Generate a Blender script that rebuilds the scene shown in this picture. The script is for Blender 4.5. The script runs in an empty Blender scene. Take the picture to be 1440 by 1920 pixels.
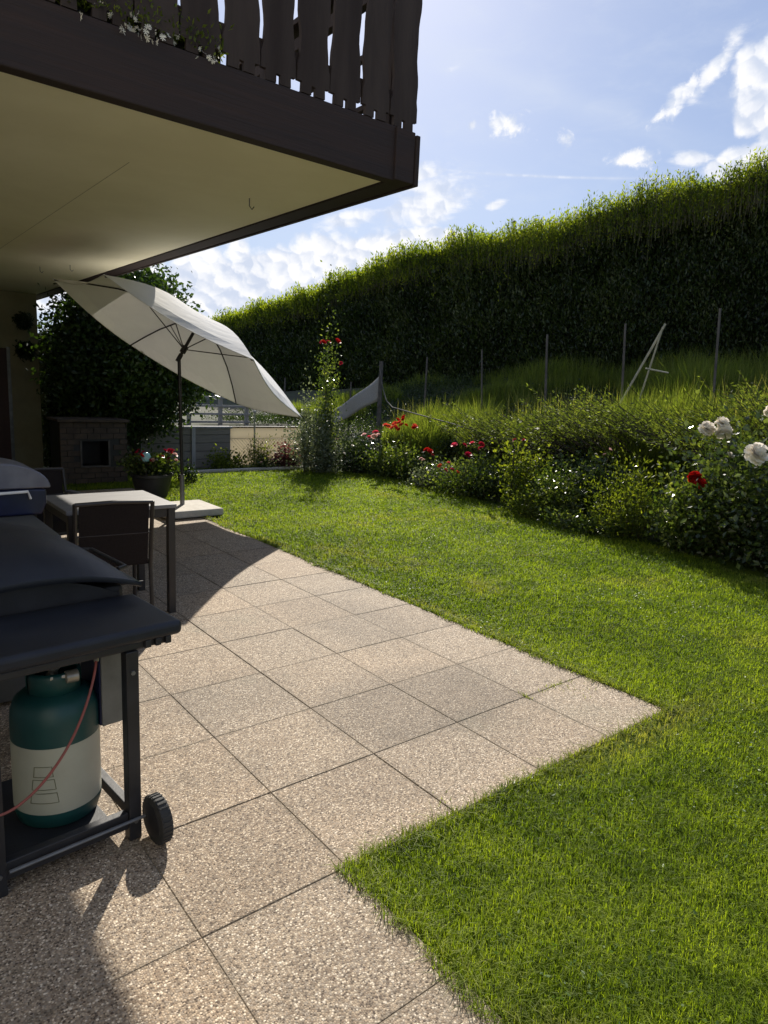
import bpy, math, random
import numpy as np
from mathutils import Vector, Matrix

random.seed(7)
RNG = np.random.default_rng(11)
PI = math.pi
scene = bpy.context.scene
COL = scene.collection

# ------------------------------------------------------------------ camera
CAM_H = 1.54
cam_d = bpy.data.cameras.new("camera")
cam = bpy.data.objects.new("camera", cam_d)
COL.objects.link(cam)
cam_d.sensor_fit = 'VERTICAL'
cam_d.sensor_height = 36.0
cam_d.lens = 23.87
cam_d.clip_start = 0.05
cam_d.clip_end = 3000
r_ = Vector((0.78022, -0.62376, 0.04662))
d_ = Vector((-0.07571, -0.16815, -0.98285))
f_ = Vector((0.62090, 0.76331, -0.17842))
cam.matrix_world = Matrix(((r_.x, -d_.x, -f_.x, 0), (r_.y, -d_.y, -f_.y, 0),
                           (r_.z, -d_.z, -f_.z, CAM_H), (0, 0, 0, 1)))
scene.camera = cam
CAM = np.array([0, 0, CAM_H])

# ------------------------------------------------------------------ sun, exposure
SX, SY = 0.885, 1.18            # horizontal run of a shadow per metre of height
sun_az = math.atan2(SX, SY)
sun_el = math.atan2(1.0, math.hypot(SX, SY))
sd = bpy.data.lights.new("sun", 'SUN')
sd.energy = 5.0
sd.angle = math.radians(0.6)
sd.color = (1.0, 0.93, 0.82)
sun = bpy.data.objects.new("sun", sd)
COL.objects.link(sun)
sun.rotation_euler = Vector((SX, SY, 1.0)).to_track_quat('Z', 'Y').to_euler()
scene.view_settings.view_transform = 'Standard'
scene.view_settings.look = 'None'
scene.view_settings.exposure = 0.62
scene.view_settings.gamma = 1.0
scene.view_settings.use_curve_mapping = False
scene.cycles.max_bounces = 8
scene.cycles.diffuse_bounces = 4
scene.cycles.transparent_max_bounces = 8
scene.cycles.transmission_bounces = 4


# ------------------------------------------------------------------ node helpers
class NT:
    def __init__(s, tree):
        s.t = tree
        s.n = tree.nodes
        s.l = tree.links

    def new(s, kind, **kw):
        n = s.n.new(kind)
        for k, v in kw.items():
            setattr(n, k, v)
        return n

    def put(s, sock, v):
        if isinstance(v, bpy.types.NodeSocket):
            s.l.new(v, sock)
        elif isinstance(v, (tuple, list)) and len(v) == 3 and sock.type == 'RGBA':
            sock.default_value = (*v, 1)
        else:
            sock.default_value = v

    def m(s, op, a, b=None, c=None, clamp=False):
        n = s.new('ShaderNodeMath', operation=op, use_clamp=clamp)
        s.put(n.inputs[0], a)
        if b is not None:
            s.put(n.inputs[1], b)
        if c is not None:
            s.put(n.inputs[2], c)
        return n.outputs[0]

    def mix(s, f, a, b, blend='MIX'):
        n = s.new('ShaderNodeMix', data_type='RGBA', blend_type=blend)
        s.put(n.inputs[0], f)
        s.put(n.inputs[6], a)
        s.put(n.inputs[7], b)
        return n.outputs[2]

    def noise(s, vec, scale, detail=4, rough=0.55, dist=0.0):
        n = s.new('ShaderNodeTexNoise')
        if vec is not None:
            s.put(n.inputs['Vector'], vec)
        n.inputs['Scale'].default_value = scale
        n.inputs['Detail'].default_value = detail
        n.inputs['Roughness'].default_value = rough
        n.inputs['Distortion'].default_value = dist
        return n.outputs[0]

    def ramp(s, f, stops, mode='LINEAR'):
        n = s.new('ShaderNodeValToRGB')
        n.color_ramp.interpolation = mode
        e = n.color_ramp.elements
        while len(e) < len(stops):
            e.new(0.5)
        for i, (p, c) in enumerate(stops):
            e[i].position = p
            e[i].color = (*c, 1) if len(c) == 3 else c
        s.put(n.inputs[0], f)
        return n.outputs[0]

    def smooth(s, x, a, b):
        n = s.new('ShaderNodeMapRange', interpolation_type='SMOOTHSTEP')
        s.put(n.inputs[0], x)
        n.inputs[1].default_value = a
        n.inputs[2].default_value = b
        return n.outputs[0]


# ------------------------------------------------------------------ world: sky with clouds
world = bpy.data.worlds.new("World")
scene.world = world
world.use_nodes = True
w = NT(world.node_tree)
w.n.clear()
sky = w.new('ShaderNodeTexSky', sky_type='NISHITA')
sky.sun_disc = False
sky.sun_elevation = sun_el
sky.sun_rotation = sun_az
sky.air_density = 1.0
sky.dust_density = 0.6
sky.ozone_density = 2.0
tc = w.new('ShaderNodeTexCoord')
sep = w.new('ShaderNodeSeparateXYZ')
w.put(sep.inputs[0], tc.outputs['Generated'])
az = w.m('MULTIPLY', w.m('ARCTAN2', sep.outputs[0], sep.outputs[1]), 180 / PI)
el = w.m('MULTIPLY', w.m('ARCSINE', sep.outputs[2]), 180 / PI)
cv = w.new('ShaderNodeCombineXYZ')
w.put(cv.inputs[0], w.m('MULTIPLY', az, 0.1))
w.put(cv.inputs[1], w.m('MULTIPLY', el, 0.1))
P2 = cv.outputs[0]
cs = w.new('ShaderNodeMapping')
cs.inputs['Rotation'].default_value = (0, 0, math.radians(-35))
cs.inputs['Scale'].default_value = (0.55, 1.5, 1)
w.put(cs.inputs[0], P2)
PST = cs.outputs[0]


def blob(a0, e0, sa, se, rot=0.0):
    c, s_ = math.cos(math.radians(rot)), math.sin(math.radians(rot))
    da = w.m('SUBTRACT', az, a0)
    de = w.m('SUBTRACT', el, e0)
    u = w.m('ADD', w.m('MULTIPLY', da, c / sa), w.m('MULTIPLY', de, s_ / sa))
    v = w.m('ADD', w.m('MULTIPLY', da, -s_ / se), w.m('MULTIPLY', de, c / se))
    q = w.m('ADD', w.m('MULTIPLY', u, u), w.m('MULTIPLY', v, v))
    return w.m('POWER', 2.718, w.m('MULTIPLY', q, -1.0))


def total(bl):
    t = blob(*bl[0])
    for b in bl[1:]:
        t = w.m('MAXIMUM', t, blob(*b))
    return t


n_big = w.noise(P2, 3.6, 9, 0.60)
n_fine = w.noise(P2, 9.0, 8, 0.62, 0.3)
n_str = w.noise(PST, 4.2, 8, 0.62, 0.4)
cumulus = total([(29, 6.6, 12, 4.2), (36, 9.0, 7.0, 3.2), (42.5, 11.2, 4.5, 1.5), (65.2, 20.6, 2.6, 3.2, 25),
                 (64.2, 16.4, 2.9, 1.3), (20, 6, 9, 4), (90, 12, 16, 7), (-20, 10, 20, 6), (-70, 14, 20, 8), (130, 15, 22, 8)])
wisps = total([(41.5, 14.4, 3.6, 1.9, 15), (40.4, 16.4, 2.6, 0.9, 10), (46.8, 14.3, 1.0, 0.35, 20), (61.6, 22.2, 2.6, 0.7, 50),
               (59.2, 20.6, 1.7, 0.7, 45), (57.0, 17.2, 1.5, 0.55), (60.6, 16.9, 1.8, 0.6), (35, 13.0, 3.0, 0.8, 12)])
puffs = total([(47.2, 19.5, 2.0, 0.95), (51.7, 18.6, 0.7, 0.7), (59.6, 20.8, 2.6, 0.8, 42), (56.9, 17.1, 1.8, 0.8), (62.0, 22.6, 2.0, 0.6, 50),
               (44.5, 19.6, 0.5, 0.4)])
# billowing: rounded lobes from a smooth voronoi, broken up by fine noise
wv = w.new('ShaderNodeVectorMath', operation='ADD')
w.put(wv.inputs[0], P2)
ncol = w.new('ShaderNodeTexNoise')
w.put(ncol.inputs['Vector'], P2)
ncol.inputs['Scale'].default_value = 7
ncol.inputs['Detail'].default_value = 6
sc_ = w.new('ShaderNodeVectorMath', operation='SCALE')
w.l.new(ncol.outputs['Color'], sc_.inputs[0])
sc_.inputs['Scale'].default_value = 0.16
w.l.new(sc_.outputs[0], wv.inputs[1])


def lobes(vec, scale):
    v = w.new('ShaderNodeTexVoronoi', feature='F1')
    v.inputs['Scale'].default_value = scale
    w.put(v.inputs['Vector'], vec)
    return w.m('SUBTRACT', 1.0, v.outputs['Distance'])


dn = w.new('ShaderNodeVectorMath', operation='ADD')
w.put(dn.inputs[0], wv.outputs[0])
dn.inputs[1].default_value = (-0.012, -0.022, 0)
lb = w.m('ADD', w.m('MULTIPLY', lobes(wv.outputs[0], 3.2), 0.6), w.m('MULTIPLY', lobes(wv.outputs[0], 8), 0.4))
lb2 = w.m('ADD', w.m('MULTIPLY', lobes(dn.outputs[0], 3.2), 0.6), w.m('MULTIPLY', lobes(dn.outputs[0], 8), 0.4))
relief = w.m('MULTIPLY', w.m('SUBTRACT', lb2, lb), 9.0)
c1 = w.smooth(w.m('ADD', w.m('ADD', w.m('MULTIPLY', n_big, 0.6), w.m('MULTIPLY', lb, 0.45)), w.m('MULTIPLY', cumulus, 0.90)), 0.84, 1.04)
c2 = w.m('MULTIPLY', w.smooth(w.m('ADD', w.m('MULTIPLY', n_str, 1.5), w.m('MULTIPLY', wisps, 0.75)), 0.98, 1.45), 0.9)
c3 = w.smooth(w.m('ADD', w.m('MULTIPLY', n_fine, 1.7), w.m('MULTIPLY', puffs, 0.80)), 1.18, 1.62)
trail = w.m('MULTIPLY', blob(51.5, 16.15, 7.2, 0.09, -2.6), 0.55)
veil = w.m('MULTIPLY', w.smooth(n_str, 0.40, 0.85), 0.22)
band = w.m('MULTIPLY', blob(49, 21.8, 13, 0.8, -18), 0.20)
cl = w.m('MAXIMUM', w.m('MAXIMUM', c1, c2), w.m('MAXIMUM', c3, trail))
shade = w.smooth(w.m('ADD', w.m('ADD', w.m('MULTIPLY', w.noise(P2, 3.5, 6, 0.55), 0.8), w.m('MULTIPLY', n_fine, 0.3)), w.m('SUBTRACT', 0.12, w.m('MULTIPLY', relief, 0.22))), 0.45, 0.85)
ccol = w.mix(shade, (6.6, 7.3, 8.8), (10.2, 10.2, 10.4))
base = w.mix(0.50, sky.outputs[0], (4.0, 5.1, 8.2))
base = w.mix(w.m('ADD', veil, band), base, (7.6, 8.2, 9.2))
base = w.mix(w.m('MULTIPLY', w.smooth(el, 20.0, 3.0), 0.40), base, (5.6, 6.9, 8.9))
final = w.mix(cl, base, ccol)
bg = w.new('ShaderNodeBackground')
bg.inputs[1].default_value = 0.066
w.put(bg.inputs[0], final)
wo = w.new('ShaderNodeOutputWorld')
w.l.new(bg.outputs[0], wo.inputs[0])


# ------------------------------------------------------------------ materials
def new_mat(name):
    m = bpy.data.materials.new(name)
    m.use_nodes = True
    t = NT(m.node_tree)
    t.n.clear()
    out = t.new('ShaderNodeOutputMaterial')
    return m, t, out


def obj_pos(t):
    g = t.new('ShaderNodeNewGeometry')
    return g.outputs['Position']


def plain(name, c1, c2=None, scale=8.0, rough=0.6, bump=0.0, metal=0.0, stretch=None, spec=0.5, bscale=None):
    m, t, out = new_mat(name)
    b = t.new('ShaderNodeBsdfPrincipled')
    c2 = c2 or tuple(x * 0.8 for x in c1)
    tcn = t.new('ShaderNodeTexCoord')
    vec = tcn.outputs['Object']
    if stretch:
        mp = t.new('ShaderNodeMapping')
        mp.inputs['Scale'].default_value = stretch
        t.put(mp.inputs[0], vec)
        vec = mp.outputs[0]
    n = t.noise(vec, scale, 6, 0.6)
    f = t.smooth(n, 0.3, 0.7)
    t.put(b.inputs['Base Color'], t.mix(f, c1, c2))
    b.inputs['Roughness'].default_value = rough
    b.inputs['Metallic'].default_value = metal
    b.inputs['Specular IOR Level'].default_value = spec
    if bump > 0:
        bn = t.new('ShaderNodeBump')
        bn.inputs['Strength'].default_value = bump
        bn.inputs['Distance'].default_value = 0.01
        t.put(bn.inputs['Height'], t.noise(vec, bscale or scale * 4, 5, 0.6))
        t.put(b.inputs['Normal'], bn.outputs[0])
    t.l.new(b.outputs[0], out.inputs[0])
    return m


def leafy(name, cols, rough=0.42, trans=0.35, tcol=None, big=1.2, spec=0.3):
    """leaf material: each leaf its own tone, light comes through"""
    m, t, out = new_mat(name)
    g = t.new('ShaderNodeNewGeometry')
    rnd = g.outputs['Random Per Island']
    nz = t.noise(g.outputs['Position'], big, 3, 0.6)
    f = t.m('ADD', t.m('MULTIPLY', rnd, 0.62), t.m('MULTIPLY', t.smooth(nz, 0.3, 0.7), 0.38))
    k = len(cols)
    col = t.ramp(f, [(i / (k - 1) * 0.9 + 0.05, c) for i, c in enumerate(cols)])
    b = t.new('ShaderNodeBsdfPrincipled')
    t.put(b.inputs['Base Color'], col)
    b.inputs['Roughness'].default_value = rough
    b.inputs['Specular IOR Level'].default_value = spec
    tr = t.new('ShaderNodeBsdfTranslucent')
    tint = t.mix(1.0, col, tcol or (1.5, 1.6, 0.5), 'MULTIPLY')
    t.put(tr.inputs[0], tint)
    mx = t.new('ShaderNodeMixShader')
    mx.inputs[0].default_value = trans
    t.l.new(b.outputs[0], mx.inputs[1])
    t.l.new(tr.outputs[0], mx.inputs[2])
    t.l.new(mx.outputs[0], out.inputs[0])
    return m


def mat_slab():
    m, t, out = new_mat("exposed aggregate concrete")
    pos = obj_pos(t)
    v = t.new('ShaderNodeTexVoronoi', feature='F1')
    v.inputs['Scale'].default_value = 178
    t.put(v.inputs['Vector'], pos)
    sp = t.new('ShaderNodeSeparateColor')
    t.put(sp.inputs[0], v.outputs['Color'])
    stone = t.ramp(sp.outputs[0], [(0.0, (0.10, 0.075, 0.055)), (0.16, (0.23, 0.175, 0.125)), (0.36, (0.40, 0.32, 0.235)),
                                   (0.56, (0.33, 0.285, 0.235)), (0.74, (0.50, 0.42, 0.32)), (0.9, (0.74, 0.66, 0.54))], 'CONSTANT')
    gap = t.smooth(v.outputs['Distance'], 0.40, 0.72)
    col = t.mix(t.m('MULTIPLY', gap, 0.75), stone, (0.25, 0.205, 0.155))
    v2 = t.new('ShaderNodeTexVoronoi', feature='F1')
    v2.inputs['Scale'].default_value = 72
    t.put(v2.inputs['Vector'], pos)
    s2 = t.new('ShaderNodeSeparateColor')
    t.put(s2.inputs[0], v2.outputs['Color'])
    big = t.m('MULTIPLY', t.smooth(v2.outputs['Distance'], 0.33, 0.22), t.m('GREATER_THAN', s2.outputs[1], 0.72))
    bcol = t.ramp(s2.outputs[0], [(0, (0.09, 0.065, 0.05)), (0.35, (0.42, 0.35, 0.27)), (0.7, (0.72, 0.66, 0.56))], 'CONSTANT')
    col = t.mix(big, col, bcol)
    at = t.new('ShaderNodeAttribute', attribute_name='tone')
    col = t.mix(1.0, col, at.outputs['Color'], 'MULTIPLY')
    st = t.noise(pos, 1.35, 5, 0.62)
    col = t.mix(t.m('MULTIPLY', t.smooth(st, 0.50, 0.72), 0.42), col, t.mix(1.0, col, (0.55, 0.58, 0.60), 'MULTIPLY'))
    sp3 = t.new('ShaderNodeSeparateXYZ')
    t.put(sp3.inputs[0], pos)

    def wash(x0, y0, sx, sy, amt):
        u = t.m('DIVIDE', t.m('SUBTRACT', sp3.outputs[0], x0), sx)
        v_ = t.m('DIVIDE', t.m('SUBTRACT', sp3.outputs[1], y0), sy)
        q = t.m('ADD', t.m('MULTIPLY', u, u), t.m('MULTIPLY', v_, v_))
        q = t.m('ADD', q, t.m('MULTIPLY', t.m('SUBTRACT', st, 0.5), 3.0))
        return t.m('MULTIPLY', t.smooth(q, 1.15, 0.35), amt)
    for wargs in ((2.30, 2.35, 0.62, 0.42, 0.42), (1.35, 2.95, 0.5, 0.3, 0.22), (2.6, 3.5, 0.4, 0.7, 0.28), (1.9, 1.95, 0.8, 0.25, 0.25), (1.0, 1.0, 0.3, 0.4, 0.2)):
        col = t.mix(wash(*wargs), col, t.mix(1.0, col, (0.42, 0.43, 0.45), 'MULTIPLY'))
    # dirt gathered along the joints
    jx_ = t.m('ABSOLUTE', t.m('SUBTRACT', t.m('FRACT', t.m('DIVIDE', t.m('SUBTRACT', sp3.outputs[0], 0.195), 0.5)), 0.5))
    jy_ = t.m('ABSOLUTE', t.m('SUBTRACT', t.m('FRACT', t.m('DIVIDE', t.m('SUBTRACT', sp3.outputs[1], 0.075), 0.5)), 0.5))
    je = t.smooth(t.m('ADD', t.m('MAXIMUM', jx_, jy_), t.m('MULTIPLY', t.m('SUBTRACT', t.noise(pos, 9, 4, 0.6), 0.5), 0.10)), 0.462, 0.50)
    col = t.mix(t.m('MULTIPLY', je, 0.38), col, (0.13, 0.105, 0.07))
    moss = t.m('MULTIPLY', t.smooth(t.noise(pos, 0.8, 6, 0.7), 0.56, 0.72), 0.30)
    col = t.mix(moss, col, (0.17, 0.17, 0.12))
    b = t.new('ShaderNodeBsdfPrincipled')
    t.put(b.inputs['Base Color'], col)
    b.inputs['Roughness'].default_value = 0.78
    b.inputs['Specular IOR Level'].default_value = 0.35
    bn = t.new('ShaderNodeBump')
    bn.inputs['Strength'].default_value = 0.8
    bn.inputs['Distance'].default_value = 0.0022
    h = t.m('ADD', t.m('SUBTRACT', 1.0, v.outputs['Distance']), t.m('MULTIPLY', big, 0.3))
    t.put(bn.inputs['Height'], t.m('ADD', h, t.m('MULTIPLY', sp.outputs[1], 0.5)))
    t.put(b.inputs['Normal'], bn.outputs[0])
    t.l.new(b.outputs[0], out.inputs[0])
    return m


def mat_grass(name, cols, dry, trans=0.5, patch=0.42, dryamt=0.7):
    m, t, out = new_mat(name)
    g = t.new('ShaderNodeNewGeometry')
    pos = g.outputs['Position']
    nz = t.smooth(t.m('ADD', t.m('MULTIPLY', t.noise(pos, 0.7, 3, 0.6), 0.5), t.m('MULTIPLY', t.noise(pos, 4.5, 4, 0.65), 0.5)), 0.40, 0.60)
    f = t.m('ADD', t.m('MULTIPLY', g.outputs['Random Per Island'], 1 - patch), t.m('MULTIPLY', nz, patch))
    k = len(cols)
    col = t.ramp(f, [(i / (k - 1) * 0.86 + 0.07, c) for i, c in enumerate(cols)])
    n2 = t.noise(pos, 0.9, 6, 0.7)
    n3 = t.m('MULTIPLY', t.smooth(n2, 0.53, 0.70), dryamt)
    at = t.new('ShaderNodeAttribute', attribute_name='dry')
    n3 = t.m('MAXIMUM', n3, t.m('MULTIPLY', at.outputs['Fac'], 0.9))
    pick = t.m('MULTIPLY', n3, t.m('ADD', 0.35, t.m('MULTIPLY', g.outputs['Random Per Island'], 0.9)), clamp=True)
    col = t.mix(pick, col, dry)
    b = t.new('ShaderNodeBsdfPrincipled')
    t.put(b.inputs['Base Color'], col)
    b.inputs['Roughness'].default_value = 0.55
    b.inputs['Specular IOR Level'].default_value = 0.12
    tr = t.new('ShaderNodeBsdfTranslucent')
    t.put(tr.inputs[0], t.mix(1.0, col, (1.7, 1.8, 0.5), 'MULTIPLY'))
    mx = t.new('ShaderNodeMixShader')
    mx.inputs[0].default_value = trans
    t.l.new(b.outputs[0], mx.inputs[1])
    t.l.new(tr.outputs[0], mx.inputs[2])
    t.l.new(mx.outputs[0], out.inputs[0])
    return m


def mat_boards(name, c1, c2, board=0.2, axis=2):
    m, t, out = new_mat(name)
    tcn = t.new('ShaderNodeTexCoord')
    vec = tcn.outputs['Object']
    mp = t.new('ShaderNodeMapping')
    mp.inputs['Scale'].default_value = (1.5, 1.5, 14)
    t.put(mp.inputs[0], vec)
    n = t.noise(mp.outputs[0], 2.2, 7, 0.65, 0.4)
    sp = t.new('ShaderNodeSeparateXYZ')
    t.put(sp.inputs[0], vec)
    q = t.m('DIVIDE', sp.outputs[axis], board)
    fr = t.m('FRACT', q)
    wn = t.new('ShaderNodeTexWhiteNoise', noise_dimensions='1D')
    t.put(wn.inputs['W'], t.m('FLOOR', q))
    col = t.mix(t.smooth(n, 0.3, 0.7), c1, c2)
    col = t.mix(t.m('MULTIPLY', wn.outputs[0], 0.45), col, tuple(x * 0.6 for x in c1))
    b = t.new('ShaderNodeBsdfPrincipled')
    t.put(b.inputs['Base Color'], col)
    b.inputs['Roughness'].default_value = 0.8
    bn = t.new('ShaderNodeBump')
    bn.inputs['Distance'].default_value = 0.02
    bn.inputs['Strength'].default_value = 0.9
    edge = t.m('MINIMUM', t.smooth(fr, 0.0, 0.07), t.smooth(fr, 1.0, 0.93))
    t.put(bn.inputs['Height'], t.m('ADD', edge, t.m('MULTIPLY', n, 0.25)))
    t.put(b.inputs['Normal'], bn.outputs[0])
    t.l.new(b.outputs[0], out.inputs[0])
    return m


MT = {}
MT['slab'] = mat_slab()
MT['joint'] = plain('joint sand', (0.10, 0.08, 0.055), (0.19, 0.155, 0.11), 9, 0.95)
MT['lawn'] = plain('lawn soil and thatch', (0.085, 0.115, 0.012), (0.050, 0.075, 0.010), 5, 0.95, 0.6, bscale=90, spec=0.05)
MT['grass'] = mat_grass('lawn grass', [(0.050, 0.084, 0.013), (0.112, 0.158, 0.018), (0.182, 0.235, 0.024), (0.255, 0.300, 0.042)], (0.30, 0.27, 0.10))
MT['tallgrass'] = mat_grass('tall wild grass', [(0.04, 0.065, 0.014), (0.09, 0.13, 0.024), (0.19, 0.24, 0.05)], (0.30, 0.27, 0.13), 0.5, 0.45)
MT['soil'] = plain('bed soil', (0.050, 0.035, 0.022), (0.028, 0.020, 0.012), 6, 0.95, 0.8, bscale=40)
MT['bank'] = plain('overgrown bank soil', (0.050, 0.062, 0.022), (0.035, 0.030, 0.016), 2.5, 0.95, 0.8, bscale=30)
MT['ground'] = plain('meadow ground', (0.06, 0.085, 0.025), (0.04, 0.06, 0.02), 1.2, 0.95)
MT['brownwood'] = plain('dark stained balcony wood', (0.034, 0.025, 0.023), (0.062, 0.048, 0.043), 5, 0.75, 0.5, stretch=(1, 1, 0.12), spec=0.15)
MT['beamwood'] = plain('dark stained beam wood', (0.048, 0.032, 0.029), (0.032, 0.026, 0.027), 3, 0.7, 0.5, stretch=(0.2, 0.2, 5), spec=0.18)
MT['soffit'] = plain('cream painted soffit board', (0.86, 0.81, 0.62), (0.78, 0.73, 0.54), 1.1, 0.8, 0.08, spec=0.2)
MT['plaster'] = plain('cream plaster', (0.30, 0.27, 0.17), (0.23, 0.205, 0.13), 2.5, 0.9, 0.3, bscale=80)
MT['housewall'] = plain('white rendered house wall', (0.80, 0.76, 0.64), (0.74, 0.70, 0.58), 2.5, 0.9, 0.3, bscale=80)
MT['seam'] = plain('soffit seam filler', (0.42, 0.38, 0.27), None, 9, 0.9)
MT['metalgrey'] = plain('dull grey metal', (0.20, 0.20, 0.20), (0.14, 0.14, 0.14), 12, 0.45, 0.0, 0.6)
MT['frame'] = plain('brown grey powder coated frame', (0.030, 0.024, 0.021), (0.022, 0.018, 0.016), 12, 0.45)
MT['tabletop'] = plain('pale grey table board', (0.22, 0.215, 0.215), (0.16, 0.155, 0.155), 3, 0.45, stretch=(1.5, 12, 1))
MT['mesh'] = plain('dark woven sling', (0.012, 0.008, 0.008), (0.018, 0.013, 0.012), 120, 0.8, 0.4, spec=0.2)
MT['lid'] = plain('dark blue grey plastic lid', (0.019, 0.022, 0.030), (0.012, 0.014, 0.020), 5, 0.46, 0.15, bscale=220, spec=0.35)
MT['grillblack'] = plain('black enamel steel', (0.020, 0.021, 0.025), (0.012, 0.012, 0.014), 9, 0.5, 0.1)
MT['grillgrey'] = plain('grey galvanised sheet', (0.20, 0.20, 0.185), (0.14, 0.14, 0.13), 9, 0.55, 0.0, 0.2)
MT['rubber'] = plain('black rubber', (0.020, 0.020, 0.020), (0.035, 0.034, 0.032), 30, 0.75, 0.3)
MT['teal'] = plain('teal green gas bottle paint', (0.008, 0.060, 0.055), (0.006, 0.045, 0.042), 6, 0.45)
MT['cream'] = plain('cream gas bottle band', (0.42, 0.42, 0.33), (0.37, 0.36, 0.28), 5, 0.5)
MT['outline'] = plain('olive stencil line', (0.16, 0.16, 0.09), None, 20, 0.6)
MT['brass'] = plain('pale brass valve', (0.48, 0.44, 0.36), (0.35, 0.32, 0.26), 20, 0.35, 0.0, 0.5)
MT['hose'] = plain('red brown rubber hose', (0.30, 0.075, 0.06), (0.20, 0.06, 0.05), 14, 0.55)
MT['boxgrey'] = plain('olive grey resin', (0.075, 0.076, 0.070), (0.055, 0.056, 0.052), 4, 0.6, 0.15)
MT['navy'] = plain('navy blue plastic', (0.012, 0.016, 0.060), (0.009, 0.011, 0.035), 6, 0.3)
MT['domegrey'] = plain('grey dome plastic', (0.16, 0.16, 0.19), (0.11, 0.11, 0.14), 9, 0.35)
MT['white'] = plain('white plastic', (0.80, 0.79, 0.78), (0.70, 0.69, 0.68), 8, 0.4)
MT['concrete'] = plain('pale cast concrete', (0.50, 0.47, 0.41), (0.40, 0.37, 0.32), 12, 0.85, 0.4, bscale=60)
MT['polegrey'] = plain('dark bronze pole', (0.045, 0.040, 0.038), (0.030, 0.027, 0.026), 10, 0.35, 0.0, 0.5)
MT['brick'] = plain('beige garden brick', (0.085, 0.062, 0.046), (0.05, 0.038, 0.03), 7, 0.9, 0.6, bscale=30)
MT['redwood'] = plain('red brown painted wood', (0.06, 0.022, 0.016), (0.04, 0.015, 0.012), 4, 0.6, stretch=(1, 1, 0.2))
MT['plank'] = mat_boards('weathered grey planks', (0.24, 0.22, 0.19), (0.17, 0.16, 0.14), 0.145)
MT['panel'] = leafy('pale beige translucent panel', [(0.66, 0.62, 0.52), (0.70, 0.66, 0.56), (0.74, 0.70, 0.60)], 0.8, 0.6, (1.0, 0.98, 0.93), 3, 0.2)
MT['greywood'] = plain('silvered fence wood', (0.34, 0.34, 0.34), (0.24, 0.24, 0.24), 5, 0.8, 0.3, stretch=(1, 1, 0.3))
MT['net'] = plain('grey shade cloth', (0.33, 0.32, 0.29), (0.25, 0.24, 0.22), 60, 0.8, 0.5)
MT['stick'] = plain('weathered stake wood', (0.11, 0.10, 0.09), (0.06, 0.055, 0.05), 9, 0.85, 0.3)
MT['bamboo'] = plain('pale bamboo', (0.42, 0.40, 0.30), (0.28, 0.27, 0.20), 14, 0.6)
MT['bark'] = plain('dark bark', (0.06, 0.045, 0.032), (0.035, 0.026, 0.02), 14, 0.9, 0.7)
MT['stem'] = plain('green stem', (0.09, 0.11, 0.04), (0.10, 0.07, 0.04), 20, 0.7)
MT['pot'] = plain('dark planter', (0.030, 0.030, 0.034), (0.02, 0.02, 0.022), 7, 0.5)
MT['blackpaint'] = plain('black matt steel', (0.012, 0.012, 0.012), (0.02, 0.02, 0.02), 7, 0.6)
MT['glass_blue'] = plain('pale turquoise glazed ball', (0.22, 0.62, 0.75), (0.55, 0.82, 0.88), 14, 0.15)
MT['hedge'] = leafy('hedge leaves', [(0.008, 0.016, 0.004), (0.016, 0.029, 0.007), (0.032, 0.050, 0.011), (0.075, 0.095, 0.03)], 0.33, 0.34, (1.8, 1.9, 0.5), 0.7, 0.35)  # darkened so the leaf colour holds the shade of the hedge face
MT['hedgetop_sunlit'] = leafy('young hedge shoots in sunlit tone', [(0.025, 0.045, 0.008), (0.085, 0.125, 0.016), (0.165, 0.21, 0.024), (0.26, 0.29, 0.045)], 0.45, 0.6, (1.9, 1.85, 0.4), 1.2, 0.2)  # paler new growth, brightened further to carry sunlight on the hedge top
MT['hedgemid'] = leafy('mid hedge leaves', [(0.015, 0.028, 0.008), (0.030, 0.050, 0.012), (0.055, 0.08, 0.02), (0.13, 0.15, 0.07)], 0.32, 0.35, (1.8, 1.9, 0.5), 0.7, 0.4)  # in-between tone, blends the shaded face colour into the sunlit top
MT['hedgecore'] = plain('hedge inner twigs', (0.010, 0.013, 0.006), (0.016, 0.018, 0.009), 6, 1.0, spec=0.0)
MT['treeleaf'] = leafy('tree leaves', [(0.015, 0.030, 0.010), (0.035, 0.065, 0.016), (0.07, 0.11, 0.025)], 0.30, 0.35)
MT['roseleaf'] = leafy('rose leaves', [(0.014, 0.028, 0.009), (0.040, 0.066, 0.018), (0.09, 0.125, 0.032), (0.24, 0.27, 0.12)], 0.28, 0.45, (1.8, 1.8, 0.5), 3.0, 0.4)
MT['greyleaf'] = leafy('grey green leaves', [(0.04, 0.055, 0.035), (0.11, 0.13, 0.08), (0.27, 0.29, 0.19)], 0.45, 0.3, (1.4, 1.5, 0.9))
MT['limeleaf'] = leafy('yellow green leaves', [(0.025, 0.042, 0.010), (0.09, 0.125, 0.020), (0.22, 0.26, 0.05)], 0.45, 0.5, (1.8, 1.7, 0.4), 3.0)
MT['darkleaf'] = leafy('dark glossy leaves', [(0.012, 0.024, 0.012), (0.028, 0.045, 0.018), (0.055, 0.08, 0.03)], 0.26, 0.22)
MT['peonyleaf'] = leafy('glossy mid green leaves', [(0.016, 0.030, 0.012), (0.035, 0.055, 0.018), (0.075, 0.10, 0.03), (0.15, 0.18, 0.06)], 0.24, 0.30, (1.7, 1.8, 0.6), 2.5, 0.5)
MT['purpleleaf'] = leafy('purple leaves', [(0.05, 0.018, 0.025), (0.11, 0.04, 0.045), (0.18, 0.09, 0.08)], 0.4, 0.3, (1.5, 0.9, 0.8))
MT['needle'] = leafy('spreading conifer sprays', [(0.03, 0.05, 0.014), (0.10, 0.135, 0.030), (0.22, 0.26, 0.07)], 0.5, 0.42, (1.7, 1.7, 0.5), 2.5, 0.3)
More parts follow.
